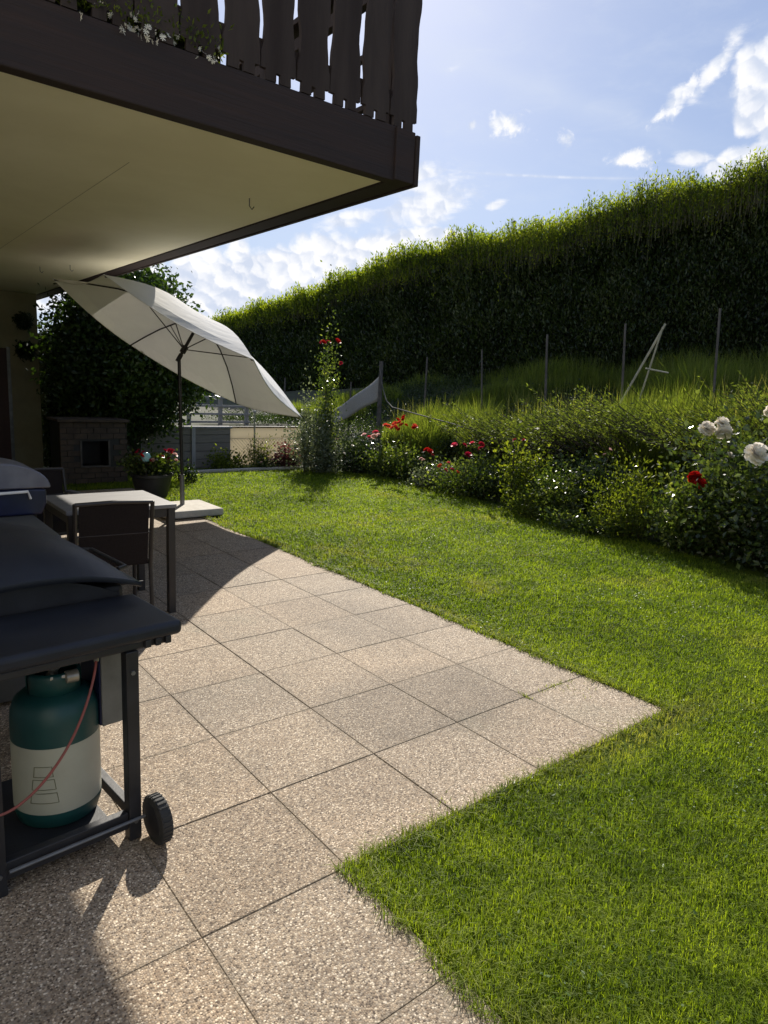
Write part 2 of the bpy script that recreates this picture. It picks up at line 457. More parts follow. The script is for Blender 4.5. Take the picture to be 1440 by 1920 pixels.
MT['cloverleaf'] = leafy('clover leaves', [(0.06, 0.11, 0.03), (0.11, 0.17, 0.05), (0.17, 0.22, 0.08)], 0.45, 0.3, (1.5, 1.6, 0.6), 2, 0.3)
MT['cover'] = leafy('weedy ground cover', [(0.014, 0.026, 0.009), (0.032, 0.052, 0.015), (0.07, 0.10, 0.025)], 0.45, 0.3)
for nm, cc in dict(coral=(0.75, 0.11, 0.055), pink=(0.72, 0.07, 0.13), red=(0.52, 0.012, 0.010), crimson=(0.42, 0.012, 0.045),
                   whitebloom=(0.86, 0.84, 0.74), blush=(0.78, 0.55, 0.50)).items():
    MT[nm] = leafy(nm + ' petals', [tuple(x * 0.72 for x in cc), cc, tuple(min(1, x * 1.15 + 0.01) for x in cc)], 0.5, 0.3, (1.1, 1.0, 1.0))


# ------------------------------------------------------------------ object helpers
def tag(o, label=None, cat=None, group=None, kind=None):
    if label:
        o['label'] = label
    if cat:
        o['category'] = cat
    if group:
        o['group'] = group
    if kind:
        o['kind'] = kind
    return o


def thing(name, label, cat, loc=(0, 0, 0), rz=0.0, group=None):
    o = bpy.data.objects.new(name, None)
    o.empty_display_size = 0.1
    COL.objects.link(o)
    o.location = loc
    o.rotation_euler = (0, 0, rz)
    return tag(o, label, cat, group)


class MB:
    """collects polygons, builds ONE mesh object"""
    def __init__(s):
        s.v = []
        s.f = []

    def add(s, vs, fs):
        b = len(s.v)
        s.v += [tuple(map(float, p)) for p in vs]
        s.f += [tuple(i + b for i in f) for f in fs]
        return s

    def box(s, x0, x1, y0, y1, z0, z1, M=None):
        vs = [(x, y, z) for z in (z0, z1) for y in (y0, y1) for x in (x0, x1)]
        if M is not None:
            vs = [tuple(M @ Vector(p)) for p in vs]
        return s.add(vs, [(0, 2, 3, 1), (4, 5, 7, 6), (0, 1, 5, 4), (2, 6, 7, 3), (0, 4, 6, 2), (1, 3, 7, 5)])

    def tube(s, pts, r, n=8, cap=True):
        pts = [Vector(p) for p in pts]
        rr = r if isinstance(r, (list, tuple)) else [r] * len(pts)
        vs = []
        up = None
        for i, p in enumerate(pts):
            a = pts[max(0, i - 1)]
            b = pts[min(len(pts) - 1, i + 1)]
            d = (b - a).normalized()
            if up is None:
                up = Vector((0, 0, 1)) if abs(d.z) < 0.9 else Vector((1, 0, 0))
            u = d.cross(up).normalized()
            v = u.cross(d)
            up = v
            for k in range(n):
                t = 2 * PI * k / n
                vs.append(p + (u * math.cos(t) + v * math.sin(t)) * rr[i])
        fs = [(i * n + k, i * n + (k + 1) % n, (i + 1) * n + (k + 1) % n, (i + 1) * n + k) for i in range(len(pts) - 1) for k in range(n)]
        if cap:
            fs.append(tuple(range(n))[::-1])
            fs.append(tuple((len(pts) - 1) * n + k for k in range(n)))
        return s.add(vs, fs)

    def lathe(s, prof, c=(0, 0, 0), n=28, axis='Z', squash=1.0):
        vs = []
        for r, z in prof:
            for k in range(n):
                t = 2 * PI * k / n
                x, y = r * math.cos(t), r * math.sin(t) * squash
                q = (x, y, z) if axis == 'Z' else ((z, x, y) if axis == 'X' else (x, z, y))
                vs.append((q[0] + c[0], q[1] + c[1], q[2] + c[2]))
        m = len(prof)
        fs = [(i * n + k, i * n + (k + 1) % n, (i + 1) * n + (k + 1) % n, (i + 1) * n + k) for i in range(m - 1) for k in range(n)]
        fs.append(tuple(range(n))[::-1])
        fs.append(tuple((m - 1) * n + k for k in range(n)))
        return s.add(vs, fs)

    def prism(s, poly, a, b, axis='Y'):
        """poly (u,v) extruded along axis from a to b"""
        def P(u, v, t):
            return {'Y': (u, t, v), 'X': (t, u, v), 'Z': (u, v, t)}[axis]
        n = len(poly)
        vs = [P(u, v, a) for u, v in poly] + [P(u, v, b) for u, v in poly]
        fs = [tuple(range(n)), tuple(range(2 * n - 1, n - 1, -1))] + [(i, i + n, (i + 1) % n + n, (i + 1) % n) for i in range(n)]
        return s.add(vs, fs)

    def build(s, name, mat, parent=None, smooth=False, bevel=0.0, seg=2):
        me = bpy.data.meshes.new(name)
        me.from_pydata(s.v, [], s.f)
        me.materials.append(mat)
        me.update()
        import bmesh
        bm = bmesh.new()
        bm.from_mesh(me)
        bmesh.ops.recalc_face_normals(bm, faces=bm.faces)
        bm.to_mesh(me)
        bm.free()
        if smooth:
            me.polygons.foreach_set('use_smooth', [True] * len(me.polygons))
            try:
                me.set_sharp_from_angle(angle=math.radians(38))
            except Exception:
                pass
        o = bpy.data.objects.new(name, me)
        COL.objects.link(o)
        if parent is not None:
            o.parent = parent
        if bevel > 0:
            md = o.modifiers.new('bevel', 'BEVEL')
            md.width = bevel
            md.segments = seg
            md.limit_method = 'ANGLE'
            md.angle_limit = math.radians(40)
        return o


def np_mesh(name, V, F, mat, parent=None, attr=None, smooth=False):
    V = np.asarray(V, dtype=np.float32).reshape(-1, 3)
    F = np.asarray(F, dtype=np.int32)
    k = F.shape[1]
    me = bpy.data.meshes.new(name)
    me.vertices.add(len(V))
    me.vertices.foreach_set('co', V.ravel())
    me.loops.add(F.size)
    me.loops.foreach_set('vertex_index', F.ravel())
    me.polygons.add(len(F))
    me.polygons.foreach_set('loop_start', np.arange(0, F.size, k, dtype=np.int32))
    me.polygons.foreach_set('loop_total', np.full(len(F), k, dtype=np.int32))
    me.polygons.foreach_set('use_smooth', np.full(len(F), smooth))
    me.materials.append(mat)
    me.update(calc_edges=True)
    if attr:
        a = me.attributes.new(attr[0], 'FLOAT', 'POINT')
        a.data.foreach_set('value', np.asarray(attr[1], dtype=np.float32))
    o = bpy.data.objects.new(name, me)
    COL.objects.link(o)
    if parent is not None:
        o.parent = parent
    return o


def unit(v):
    return v / np.maximum(np.linalg.norm(v, axis=-1, keepdims=True), 1e-9)


def leaf_geo(c, t, L, W, fold=0.12):
    """c (N,3) base, t (N,3) axis, L, W arrays -> vertices, quads"""
    N = len(c)
    t = unit(t)
    rnd = RNG.normal(size=(N, 3))
    s = unit(np.cross(t, rnd))
    n = np.cross(t, s)
    L = np.broadcast_to(L, N)[:, None]
    W = np.broadcast_to(W, N)[:, None]
    mid = c + t * L * 0.42 + n * W * fold
    V = np.stack([c, mid + s * W * 0.5, c + t * L, mid - s * W * 0.5], 1)
    F = np.arange(N * 4).reshape(N, 4)
    return V.reshape(-1, 3), F


def sticks_geo(a, b, r):
    """thin three-sided stems from a to b"""
    N = len(a)
    d = unit(b - a)
    u = unit(np.cross(d, RNG.normal(size=(N, 3))))
    v = np.cross(d, u)
    r = np.broadcast_to(r, N)[:, None]
    ring = [u, -0.5 * u + 0.866 * v, -0.5 * u - 0.866 * v]
    V = np.stack([a + q * r for q in ring] + [b + q * r * 0.45 for q in ring], 1)
    base = np.arange(N)[:, None, None] * 6
    F = np.array([[0, 1, 4, 3], [1, 2, 5, 4], [2, 0, 3, 5]])[None] + base
    return V.reshape(-1, 3), F.reshape(-1, 4)


def join(parts):
    Vs, Fs, o = [], [], 0
    for V, F in parts:
        Vs.append(V)
        Fs.append(F + o)
        o += len(V)
    return np.concatenate(Vs), np.concatenate(Fs)


BLOOMS = {}


def bloom_mesh(kind, mat):
    key = (kind, mat)
    if key in BLOOMS:
        return BLOOMS[key]
    parts = []
    n_l = {'rose': 4, 'peony': 9, 'daisy': 1}[kind]
    for l in range(n_l):
        k = 5 + l if kind != 'daisy' else 10
        tilt = (0.2 + (1.0 if kind == 'rose' else 2.0) * l / max(1, n_l - 1)) if kind != 'daisy' else 1.35
        ln = ((0.36 + 0.16 * l / n_l) if kind == 'rose' else 0.40 + 0.06 * (l % 2)) if kind != 'daisy' else 0.5
        a = np.arange(k) * 2 * PI / k + l * 0.7 + RNG.normal(0, 0.12, k)
        rad = np.stack([np.cos(a), np.sin(a), np.zeros(k)], 1)
        up = np.array([0, 0, 1.0])
        ti = tilt + RNG.normal(0, 0.12, k)
        t = rad * np.sin(ti)[:, None] + up * np.cos(ti)[:, None]
        s = np.cross(up, rad)
        wd = 0.34 if kind != 'daisy' else 0.13
        b = rad * 0.04
        m1 = b + t * ln * 0.6 + rad * 0.05
        e = b + t * ln
        V = np.stack([b - s * wd * 0.25, b + s * wd * 0.25, m1 + s * wd * 0.62, e + s * wd * 0.3 - up * 0.02, e - s * wd * 0.3, m1 - s * wd * 0.62], 1).reshape(-1, 3)
        base = np.arange(k)[:, None, None] * 6
        F = (np.array([[0, 1, 2, 5], [5, 2, 3, 4]])[None] + base).reshape(-1, 4)
        parts.append((V, F))
    V, F = join(parts)
    me = np_mesh('flower', V, F, MT[mat], smooth=True)
    d = me.data
    bpy.data.objects.remove(me)
    BLOOMS[key] = d
    return d


def bloom(parent, pos, size, mat, kind='rose', tilt=0.7):
    o = bpy.data.objects.new('flower', bloom_mesh(kind, mat))
    COL.objects.link(o)
    o.parent = parent
    o.location = pos
    o.scale = (size, size, size)
    # blooms lean towards the light and the lawn
    o.rotation_euler = (random.uniform(0.2, tilt) * random.choice((1, 1, -1)), -random.uniform(0.1, tilt), random.uniform(0, 6.28))
    return o


def bush(name, label, cat, loc, size, leaves, leafmat, L=0.05, W=0.03, stems=26, flowers=(), group=None,
         spread=0.16, up=0.35, lean=(0, 0), stemmat='stem', crown='foliage', base_r=0.12, low=0.05, flat=0.0):
    """shrub made of arching stems whose ends carry clumps of leaves"""
    root = thing(name, label, cat, loc, 0, group)
    rx, ry, h = size
    a = RNG.uniform(0, 2 * PI, stems)
    q = np.sqrt(RNG.uniform(0.02, 1, stems))
    hh = h * (low + (1 - low) * RNG.uniform(0.25, 1, stems) * (1 - 0.35 * q * (1 - flat)))
    tips = np.stack([rx * q * np.cos(a) + lean[0] * hh / h, ry * q * np.sin(a) + lean[1] * hh / h, hh], 1)
    base = np.stack([base_r * np.cos(a) * q, base_r * np.sin(a) * q, np.full(stems, -0.03)], 1)
    mid = base * 0.45 + tips * 0.55 + np.array([0, 0, 1]) * hh[:, None] * 0.12
    V1, F1 = sticks_geo(base, mid, 0.007)
    V2, F2 = sticks_geo(mid, tips, 0.004)
    V, F = join([(V1, F1), (V2, F2)])
    np_mesh('stems', V, F, MT[stemmat], root)
    k = RNG.integers(0, stems, leaves)
    wt = RNG.uniform(0, 1, leaves) ** 0.55
    p0 = np.where(wt[:, None] > 0.5, mid[k] + (tips[k] - mid[k]) * (wt[:, None] * 2 - 1), base[k] + (mid[k] - base[k]) * (wt[:, None] * 2))
    sc = np.array([rx, ry, h * 0.55]) * spread * 1.8
    c = p0 + RNG.normal(size=(leaves, 3)) * sc * (0.35 + 0.65 * wt[:, None])
    c[:, 2] = np.abs(c[:, 2])
    t = RNG.normal(size=(leaves, 3)) + np.array([0, 0, up]) + unit(c * np.array([1, 1, 0.3]) + 1e-6) * 0.7
    V, F = leaf_geo(c, t, L * RNG.uniform(0.6, 1.25, leaves), W * RNG.uniform(0.7, 1.2, leaves))
    np_mesh(crown, V, F, MT[leafmat], root)
    if flowers:
        fa, fb = [], []
        for (x, y, z, s, fm, kind) in flowers:
            p = (x - loc[0], y - loc[1], z - loc[2])
            bloom(root, p, s, fm, kind)
            j = int(np.argmin(np.linalg.norm(mid - np.array(p), axis=1)))
            fa.append(mid[j])
            fb.append(p)
        V, F = sticks_geo(np.array(fa, float), np.array(fb, float), 0.004)
        np_mesh('flower_stem', V, F, MT['stem'], root)
    return root


def fbm2(x, y, seed=0, octs=4, sc=1.0):
    r = np.random.default_rng(seed)
    z = 0
    amp = 1.0
    for i in range(octs):
        for j in range(3):
            th, ph = r.uniform(0, 6.28, 2)
            f = sc * 2 ** i * r.uniform(0.7, 1.3)
            z = z + amp * np.sin((x * math.cos(th) + y * math.sin(th)) * f + ph) / 3
        amp *= 0.55
    return z


# ------------------------------------------------------------------ setting: ground, patio, lawn, bank
MB().add([(-900, -900, -0.14), (900, -900, -0.14), (900, 900, -0.14), (-900, 900, -0.14)], [(0, 1, 2, 3)]).build('ground', MT['ground'])['kind'] = 'structure'

# slabs of 50 cm; near part runs on behind the camera
SL = 0.5
V, F, tone = [], [], []
g = 0.0012
for i in range(-6, 6):
    for j in range(-6, 19):
        x0 = 0.195 + SL * i
        y0 = 0.075 + SL * j
        if x0 + 0.01 > 3.19:
            continue
        if x0 > 1.19 and y0 < 1.57:
            continue
        if x0 < -1.7:
            continue
        dz = random.uniform(-0.0015, 0.0015)
        gx = g * random.uniform(0.3, 1.1)
        gy = g * random.uniform(0.2, 1.1)
        b = 0.0022
        a0, a1, c0, c1_ = x0 + gx, x0 + SL - gx, y0 + gy, y0 + SL - gy
        n0 = len(V)
        V += [(a0, c0, -0.05), (a1, c0, -0.05), (a1, c1_, -0.05), (a0, c1_, -0.05),
              (a0, c0, -b + dz), (a1, c0, -b + dz), (a1, c1_, -b + dz), (a0, c1_, -b + dz),
              (a0 + b, c0 + b, dz), (a1 - b, c0 + b, dz), (a1 - b, c1_ - b, dz), (a0 + b, c1_ - b, dz)]
        for k in (0, 4):
            for e in range(4):
                F.append((n0 + k + e, n0 + k + (e + 1) % 4, n0 + k + 4 + (e + 1) % 4, n0 + k + 4 + e))
        F.append((n0 + 8, n0 + 9, n0 + 10, n0 + 11))
        t0 = random.uniform(0.85, 0.95)
        tw = random.uniform(-0.02, 0.02)
        if (i, j) in ((4, 4), (3, 4)):
            t0 *= 0.89
        if (i, j) in ((2, 5), (5, 6), (1, 3)):
            t0 *= 0.92
        tone += [(t0 * 1.04 + tw, t0 * 0.98, t0 * 0.90 - tw, 1)] * 12
patio = np_mesh('patio', V, F, MT['slab'])
ca = patio.data.color_attributes.new('tone', 'FLOAT_COLOR', 'POINT')
ca.data.foreach_set('color', np.array(tone, dtype=np.float32).ravel())
patio['kind'] = 'structure'
MB().prism([(-1.75, -3), (1.19, -3), (1.19, 1.57), (3.19, 1.57), (3.19, 9.57), (-1.75, 9.57)], -0.09, -0.0034, 'Z').build('patio_bed', MT['joint'])['kind'] = 'structure'


def bed_x(y):
    ys = [-8, 0, 2.4, 3.2, 3.9, 4.9, 5.9, 6.95, 8.6, 9.6, 10.5, 12]
    xs = [6.3, 6.35, 6.5, 6.6, 6.68, 6.92, 7.0, 7.16, 7.40, 7.45, 6.9, 6.5]
    return np.interp(y, ys, xs)


# lawn sheet with a gently uneven surface
xs = np.arange(1.0, 8.2, 0.12)
ys = np.arange(-6, 11.6, 0.12)
X, Y = np.meshgrid(xs, ys)
Z = -0.012 + 0.008 * fbm2(X, Y, 3, 3, 1.3)
onp = ((X < 3.25) & (Y > 1.5)) | (X < 1.26)
Z = np.where(onp, -0.006, np.minimum(Z, 0.004))
nx, ny = len(xs), len(ys)
idx = np.arange(nx * ny).reshape(ny, nx)
F = np.stack([idx[:-1, :-1], idx[:-1, 1:], idx[1:, 1:], idx[1:, :-1]], -1).reshape(-1, 4)
cx = X[:-1, :-1].ravel() + 0.06
cy = Y[:-1, :-1].ravel() + 0.06
keep = ~(((cx < 3.14) & (cy > 1.62)) | (cx < 1.14))
keep = keep | ((cx < 3.2) & (cy > 9.6))
lawn = np_mesh('lawn', np.stack([X, Y, Z], -1), F[keep], MT['lawn'], smooth=True)
lawn['kind'] = 'structure'


def h_base(y):
    return np.interp(y, [0, 10, 17, 24, 40], [1.86, 1.82, 1.52, 1.10, 0.70])


def bank_z(x, y):
    """height of the planted bank and of the ground behind the retaining wall"""
    bx = bed_x(y)
    t = np.clip((x - bx - 0.35) / (12.6 - bx - 0.35), 0, 1)
    top = h_base(y)
    z1 = -0.06 + (top + 0.06) * (t ** 0.85)
    z1 = np.where(x < bx + 0.1, -0.10, z1)
    z2 = np.where((y > 11.62) & (x > 3.2) & ((x < 5.62) | (y > 12.9)), 0.66, -0.10)
    return np.maximum(z1, z2) + 0.03 * fbm2(x, y, 5, 3, 2.0) * (x > bx + 0.4)


xs = np.concatenate([np.arange(3.0, 14.0, 0.15), np.arange(14, 60, 2.5)])
ys = np.concatenate([np.arange(-8, 11.5, 0.25), [11.5, 11.60, 11.66, 11.8], np.arange(12, 20, 0.5), np.arange(20, 90, 4)])
X, Y = np.meshgrid(xs, ys)
Z = bank_z(X, Y)
nx, ny = len(xs), len(ys)
idx = np.arange(nx * ny).reshape(ny, nx)
F = np.stack([idx[:-1, :-1], idx[:-1, 1:], idx[1:, 1:], idx[1:, :-1]], -1).reshape(-1, 4)
np_mesh('bank', np.stack([X, Y, Z], -1), F, MT['bank'], smooth=True)['kind'] = 'structure'


# ------------------------------------------------------------------ grass of the lawn (blades)
def visible(p, m=0.12):
    d = p - CAM
    z = d @ np.array(f_)
    u = (d @ np.array(r_)) / z
    v = (d @ np.array(d_)) / z
    return (z > 0.2) & (np.abs(u) < 0.566 + m) & (np.abs(v) < 0.754 + m)


def blades(px, py, pz, h, wd, lean, dryv):
    N = len(px)
    base = np.stack([px, py, pz], 1)
    a = RNG.uniform(0, 2 * PI, N)
    dirv = np.stack([np.cos(a), np.sin(a), np.zeros(N)], 1)
    b = a + RNG.normal(PI / 2, 0.5, N)
    s = np.stack([np.cos(b), np.sin(b), np.zeros(N)], 1)
    up = np.array([0, 0, 1.0])
    l = (lean * np.abs(RNG.normal(0.5, 0.45, N)))[:, None]
    h = h[:, None]
    wd = wd[:, None]
    midp = base + up * h * 0.6 + dirv * h * l * 0.45
    tip = base + up * h * (1 - 0.25 * np.clip(l, 0, 1.5)) + dirv * h * l * 1.15
    V = np.stack([base - s * wd / 2, base + s * wd / 2, midp + s * wd * 0.42, midp - s * wd * 0.42, tip], 1)
    return V, np.repeat(dryv, 5)


cell = 0.2
gx, gy = np.meshgrid(np.arange(1.0, 7.9, cell), np.arange(0.0, 11.4, cell))
gx, gy = gx.ravel(), gy.ravel()
dd = np.sqrt((gx + .1) ** 2 + (gy + .1) ** 2 + CAM_H ** 2)
ok = visible(np.stack([gx + .1, gy + .1, 0 * gx], 1))
dens = 24000 * np.minimum(1, (2.1 / dd) ** 1.45) * ok
cnt = RNG.poisson(dens * cell * cell)
px = np.repeat(gx, cnt) + RNG.uniform(0, cell, cnt.sum())
py = np.repeat(gy, cnt) + RNG.uniform(0, cell, cnt.sum())
edge_n = 0.026 * fbm2(px, py, 9, 5, 6.0)
inside = ~(((px < 3.180 + edge_n * 1.2) & (py > 1.590 - edge_n * 1.3)) | (px < 1.175 + 1.6 * edge_n))
inside |= (px < 3.3) & (py > 9.65)
inside &= px < bed_x(py) + 0.12 + 0.12 * fbm2(px, py, 12, 3, 2.2)
inside &= py < 10.75
# worn tips beside the slab corner
worn = np.exp(-(((px - 2.9) / 0.55) ** 2 + ((py - 1.5) / 0.10) ** 2)) + 0.8 * np.exp(-(((px - 3.27) / 0.05) ** 2)) * (py > 1.5) * (fbm2(px, py, 21, 3, 3.0) > 0.1)
inside &= RNG.uniform(size=len(px)) > 0.6 * np.clip(worn, 0, 1)
px, py, worn = px[inside], py[inside], worn[inside]
dd = np.sqrt(px ** 2 + py ** 2 + CAM_H ** 2)
hh = (0.030 + 0.010 * RNG.uniform(size=len(px))) * (1 + 0.13 * fbm2(px, py, 31, 3, 4.0)) * np.clip(1 + (dd - 3) * 0.03, 1, 1.2)
wd = 0.0026 * np.clip(dd / 2.4, 1, 3.6)
near = fbm2(px, py, 41, 4, 2.4)
Vb, dry = blades(px, py, np.full(len(px), -0.008), hh * 0.95, wd, 1.15 + 0 * px, np.clip(worn, 0, 1) * 0.9)
N = len(px)
F4 = (np.arange(N)[:, None] * 5 + np.array([[0, 1, 2, 3]]))
F3 = (np.arange(N)[:, None] * 5 + np.array([[3, 2, 4]]))


def blade_mesh(name, V, N, mat, attr):
    me = bpy.data.meshes.new(name)
    me.vertices.add(N * 5)
    me.vertices.foreach_set('co', V.astype(np.float32).ravel())
    loops = (np.arange(N)[:, None] * 5 + np.array([[0, 1, 2, 3, 3, 2, 4]])).astype(np.int32)
    me.loops.add(loops.size)
    me.loops.foreach_set('vertex_index', loops.ravel())
    me.polygons.add(2 * N)
    me.polygons.foreach_set('loop_start', (np.arange(N)[:, None] * 7 + np.array([[0, 4]])).astype(np.int32).ravel())
    me.polygons.foreach_set('loop_total', np.tile(np.array([4, 3], dtype=np.int32), N))
    me.polygons.foreach_set('use_smooth', np.zeros(2 * N, dtype=bool))
    me.materials.append(mat)
    me.update(calc_edges=True)
    a = me.attributes.new('dry', 'FLOAT', 'POINT')
    a.data.foreach_set('value', attr.astype(np.float32))
    o = bpy.data.objects.new(name, me)
    COL.objects.link(o)
    return o


# longer ragged blades hanging over the slab edges
EN = 9000
q = RNG.uniform(0, 1, EN)
e1, e2, e3 = EN * 5 // 10, EN * 3 // 10, EN * 2 // 10
ex = np.concatenate([3.196 + np.abs(RNG.normal(0, 0.02, e1)), RNG.uniform(1.2, 3.2, e2), 1.196 + np.abs(RNG.normal(0, 0.02, e3))])
ey = np.concatenate([1.55 + 6.2 * RNG.uniform(0, 1, e1) ** 1.5, 1.574 - np.abs(RNG.normal(0, 0.02, e2)), RNG.uniform(0.3, 1.58, e3)])
kp = RNG.uniform(size=EN) < 0.30 + 0.8 * np.clip(fbm2(ex, ey, 23, 4, 3.5), 0, 1)
ex, ey = ex[kp], ey[kp]
de = np.sqrt(ex ** 2 + ey ** 2 + 2.4)
Ve, dye = blades(ex, ey, np.full(len(ex), -0.008), RNG.uniform(0.025, 0.055, len(ex)), 0.0026 * np.clip(de / 2.4, 1, 3), 1.7 + 0 * ex, RNG.uniform(0, 0.6, len(ex)))
Vb = np.concatenate([Vb, Ve])
dry = np.concatenate([dry, dye])
N = len(Vb)
tag(blade_mesh('lawn_grass', Vb, N, MT['grass'], dry), 'short mown green grass covering the whole lawn beside the slabs', 'grass', kind='stuff')
print('lawn blades', N)

# clover and plantain patches
K_ = 60
kx, ky = RNG.uniform(1.4, 6.2, K_), RNG.uniform(0.2, 6.0, K_)
k = RNG.integers(0, K_, 7000)
wx = kx[k] + RNG.normal(0, 0.14, 7000)
wy = ky[k] + RNG.normal(0, 0.14, 7000)
ok = ~(((wx < 3.21) & (wy > 1.56)) | (wx < 1.21)) & (wx < bed_x(wy))
wx, wy = wx[ok], wy[ok]
tt = RNG.normal(size=(len(wx), 3)) + np.array([0, 0, 0.15])
tt[:, 2] = np.abs(tt[:, 2]) * 0.5
V, F = leaf_geo(np.stack([wx, wy, RNG.uniform(0.018, 0.034, len(wx))], 1), tt, RNG.uniform(0.008, 0.022, len(wx)), RNG.uniform(0.006, 0.011, len(wx)))
tag(np_mesh('lawn_clover', V, F, MT['cloverleaf']), 'scattered patches of clover leaves among the mown lawn grass', 'clover', kind='stuff')

# tufts in the joints of the slabs
jx = np.concatenate([RNG.normal(2.99, 0.05, 90), RNG.normal(1.70, 0.02, 26), RNG.normal(2.695, 0.008, 40)])
jy = np.concatenate([RNG.normal(1.98, 0.05, 90), RNG.normal(1.63, 0.04, 26), RNG.normal(2.08, 0.02, 40)])
jx[:60] = RNG.uniform(2.80, 3.06, 60)
jy[:60] = RNG.normal(2.075, 0.010, 60)
Vj, dj = blades(jx, jy, np.full(len(jx), -0.006), RNG.uniform(0.012, 0.03, len(jx)), np.full(len(jx), 0.003), 1.2 + 0 * jx, np.full(len(jx), 0.3))
tag(blade_mesh('joint_weeds', Vj, len(jx), MT['grass'], dj), 'small grass weeds growing out of the slab joints near the corner', 'weeds', kind='stuff')

# tall wild grass on the bank in front of the hedge
T = 120000
ty = RNG.uniform(2.0, 14.5, T)
tx = 8.3 + 4.3 * RNG.uniform(0, 1, T) ** 1.4
clump = fbm2(tx, ty, 51, 4, 1.7)
kp = clump > -0.25 + 0.4 * (tx < 8.7) + 0.35 * (ty > 6.8)
tx, ty, clump = tx[kp], ty[kp], clump[kp]
th = (0.30 + 0.42 * np.clip(clump, 0, 1)) * RNG.uniform(0.6, 1.25, len(tx)) * np.interp(ty, [2, 6, 9, 14], [1.65, 1.45, 1.0, 0.7])
Vt, dt = blades(tx, ty, bank_z(tx, ty) - 0.02, th, np.full(len(tx), 0.007) * np.interp(ty, [2, 14], [1.0, 1.7]), 0.5 + 0 * tx, RNG.uniform(0, 0.35, len(tx)))
gy = np.concatenate([RNG.uniform(2.6, 4.9, 10000), RNG.uniform(4.9, 7.6, 10000), RNG.uniform(7.6, 10.5, 6000)])
gx = RNG.uniform(8.5, 9.4, len(gy))
cl_ = fbm2(gx, gy, 57, 3, 2.6)
kp = cl_ > 0.0 + 0.15 * (gy > 6.5)
gx, gy, cl_ = gx[kp], gy[kp], cl_[kp]
gh = (0.50 + 0.35 * np.clip(cl_, 0, 1)) * RNG.uniform(0.6, 1.3, len(gx)) * np.interp(gy, [2, 5, 8, 11], [1.55, 1.35, 1.15, 0.9])
Vg, dg = blades(gx, gy, bank_z(gx, gy) - 0.02, gh, np.full(len(gx), 0.010), 0.45 + 0 * gx, RNG.uniform(0, 0.5, len(gx)))
Vt = np.concatenate([Vt, Vg])
dt = np.concatenate([dt, dg])
tx = np.concatenate([tx, gx])
# scattered taller pale flowering stalks
fy = RNG.uniform(2.4, 11, 1500)
fx = RNG.uniform(8.5, 10.2, 1500)
kp = fbm2(fx, fy, 58, 3, 2.0) > 0.05
fx, fy = fx[kp], fy[kp]
fh = RNG.uniform(0.6, 1.05, len(fx)) * np.interp(fy, [2, 5, 8, 11], [1.35, 1.15, 0.9, 0.7])
Vf, df = blades(fx, fy, bank_z(fx, fy), fh, np.full(len(fx), 0.011), 0.35 + 0 * fx, np.full(len(fx), 1.0))
Vt, dt, tx = np.concatenate([Vt, Vf]), np.concatenate([dt, df]), np.concatenate([tx, fx])
tag(blade_mesh('tall_grass', Vt, len(tx), MT['tallgrass'], dt), 'tall uncut wild grass along the foot of the dark hedge', 'grass', kind='stuff')

# weedy cover on the bank
T = 95000
ty = RNG.uniform(1.5, 15, T)
tx = bed_x(ty) + 0.1 + RNG.uniform(0, 1, T) ** 0.8 * (12.8 - bed_x(ty))
zz = bank_z(tx, ty)
hgt = np.abs(RNG.normal(0, 0.10, T)) * (1 + 0.8 * fbm2(tx, ty, 61, 3, 1.9))
c = np.stack([tx, ty, zz + np.maximum(hgt, 0)], 1)
t = RNG.normal(size=(T, 3)) + np.array([0, 0, 0.9])
V, F = leaf_geo(c, t, RNG.uniform(0.03, 0.065, T), RNG.uniform(0.015, 0.035, T))
tag(np_mesh('ground_cover', V, F, MT['cover']), 'low weedy ground cover over the planted bank', 'ground cover', kind='stuff')

# ------------------------------------------------------------------ house with balcony
ZS = 2.80                     # underside of the balcony
BX, BY = 2.92, 3.45           # outer faces of side beam and front beam
house = thing('house', 'cream house with a wide balcony in dark stained wood over the patio', 'house', (-1.6, 3.5, 0))


def hb(mb, name, mat, parent, **kw):
    """build a piece given in world coordinates under a parent with an offset"""
    off = Vector((0, 0, 0))
    p = parent
    while p is not None:
        off += p.location
        p = p.parent
    mb.v = [(x - off.x, y - off.y, z - off.z) for x, y, z in mb.v]
    return mb.build(name, mat, parent, **kw)


hb(MB().box(-2.0, -1.6, -8, 17, -0.1, 6.0), 'wall', MT['housewall'], house)
balcony = hb(MB().box(-1.6, 2.75, BY + 0.08, 16.5, ZS, ZS + 0.2), 'balcony', MT['soffit'], house)
hb(MB().box(-1.6, BX - 0.16, BY, BY + 0.08, ZS - 0.015, ZS + 0.29), 'front_beam', MT['beamwood'], balcony, bevel=0.006)
hb(MB().box(2.752, BX - 0.02, BY - 0.02, 16.5, ZS - 0.012, ZS + 0.285), 'side_beam', MT['beamwood'], balcony, bevel=0.006)
hb(MB().box(BX - 0.019, BX + 0.012, BY - 0.03, 16.5, ZS - 0.02, ZS + 0.27), 'fascia_board', MT['brownwood'], balcony, bevel=0.004)
hb(MB().box(-1.6, 2.75, 3.54, 16.5, ZS + 0.201, ZS + 0.23), 'deck', MT['brownwood'], balcony)
hb(MB().box(1.489, 1.492, 4.4, 9.0, ZS - 0.0015, ZS + 0.01), 'panel_seam', MT['seam'], balcony)
for (hx, hy) in ((2.37, 4.56), (2.08, 9.38), (2.30, 8.9)):
    hb(MB().tube([(hx, hy, ZS + 0.01), (hx, hy, ZS - 0.05), (hx + 0.02, hy, ZS - 0.07), (hx + 0.035, hy, ZS - 0.05)], 0.004, 6), 'hook', MT['metalgrey'], balcony)


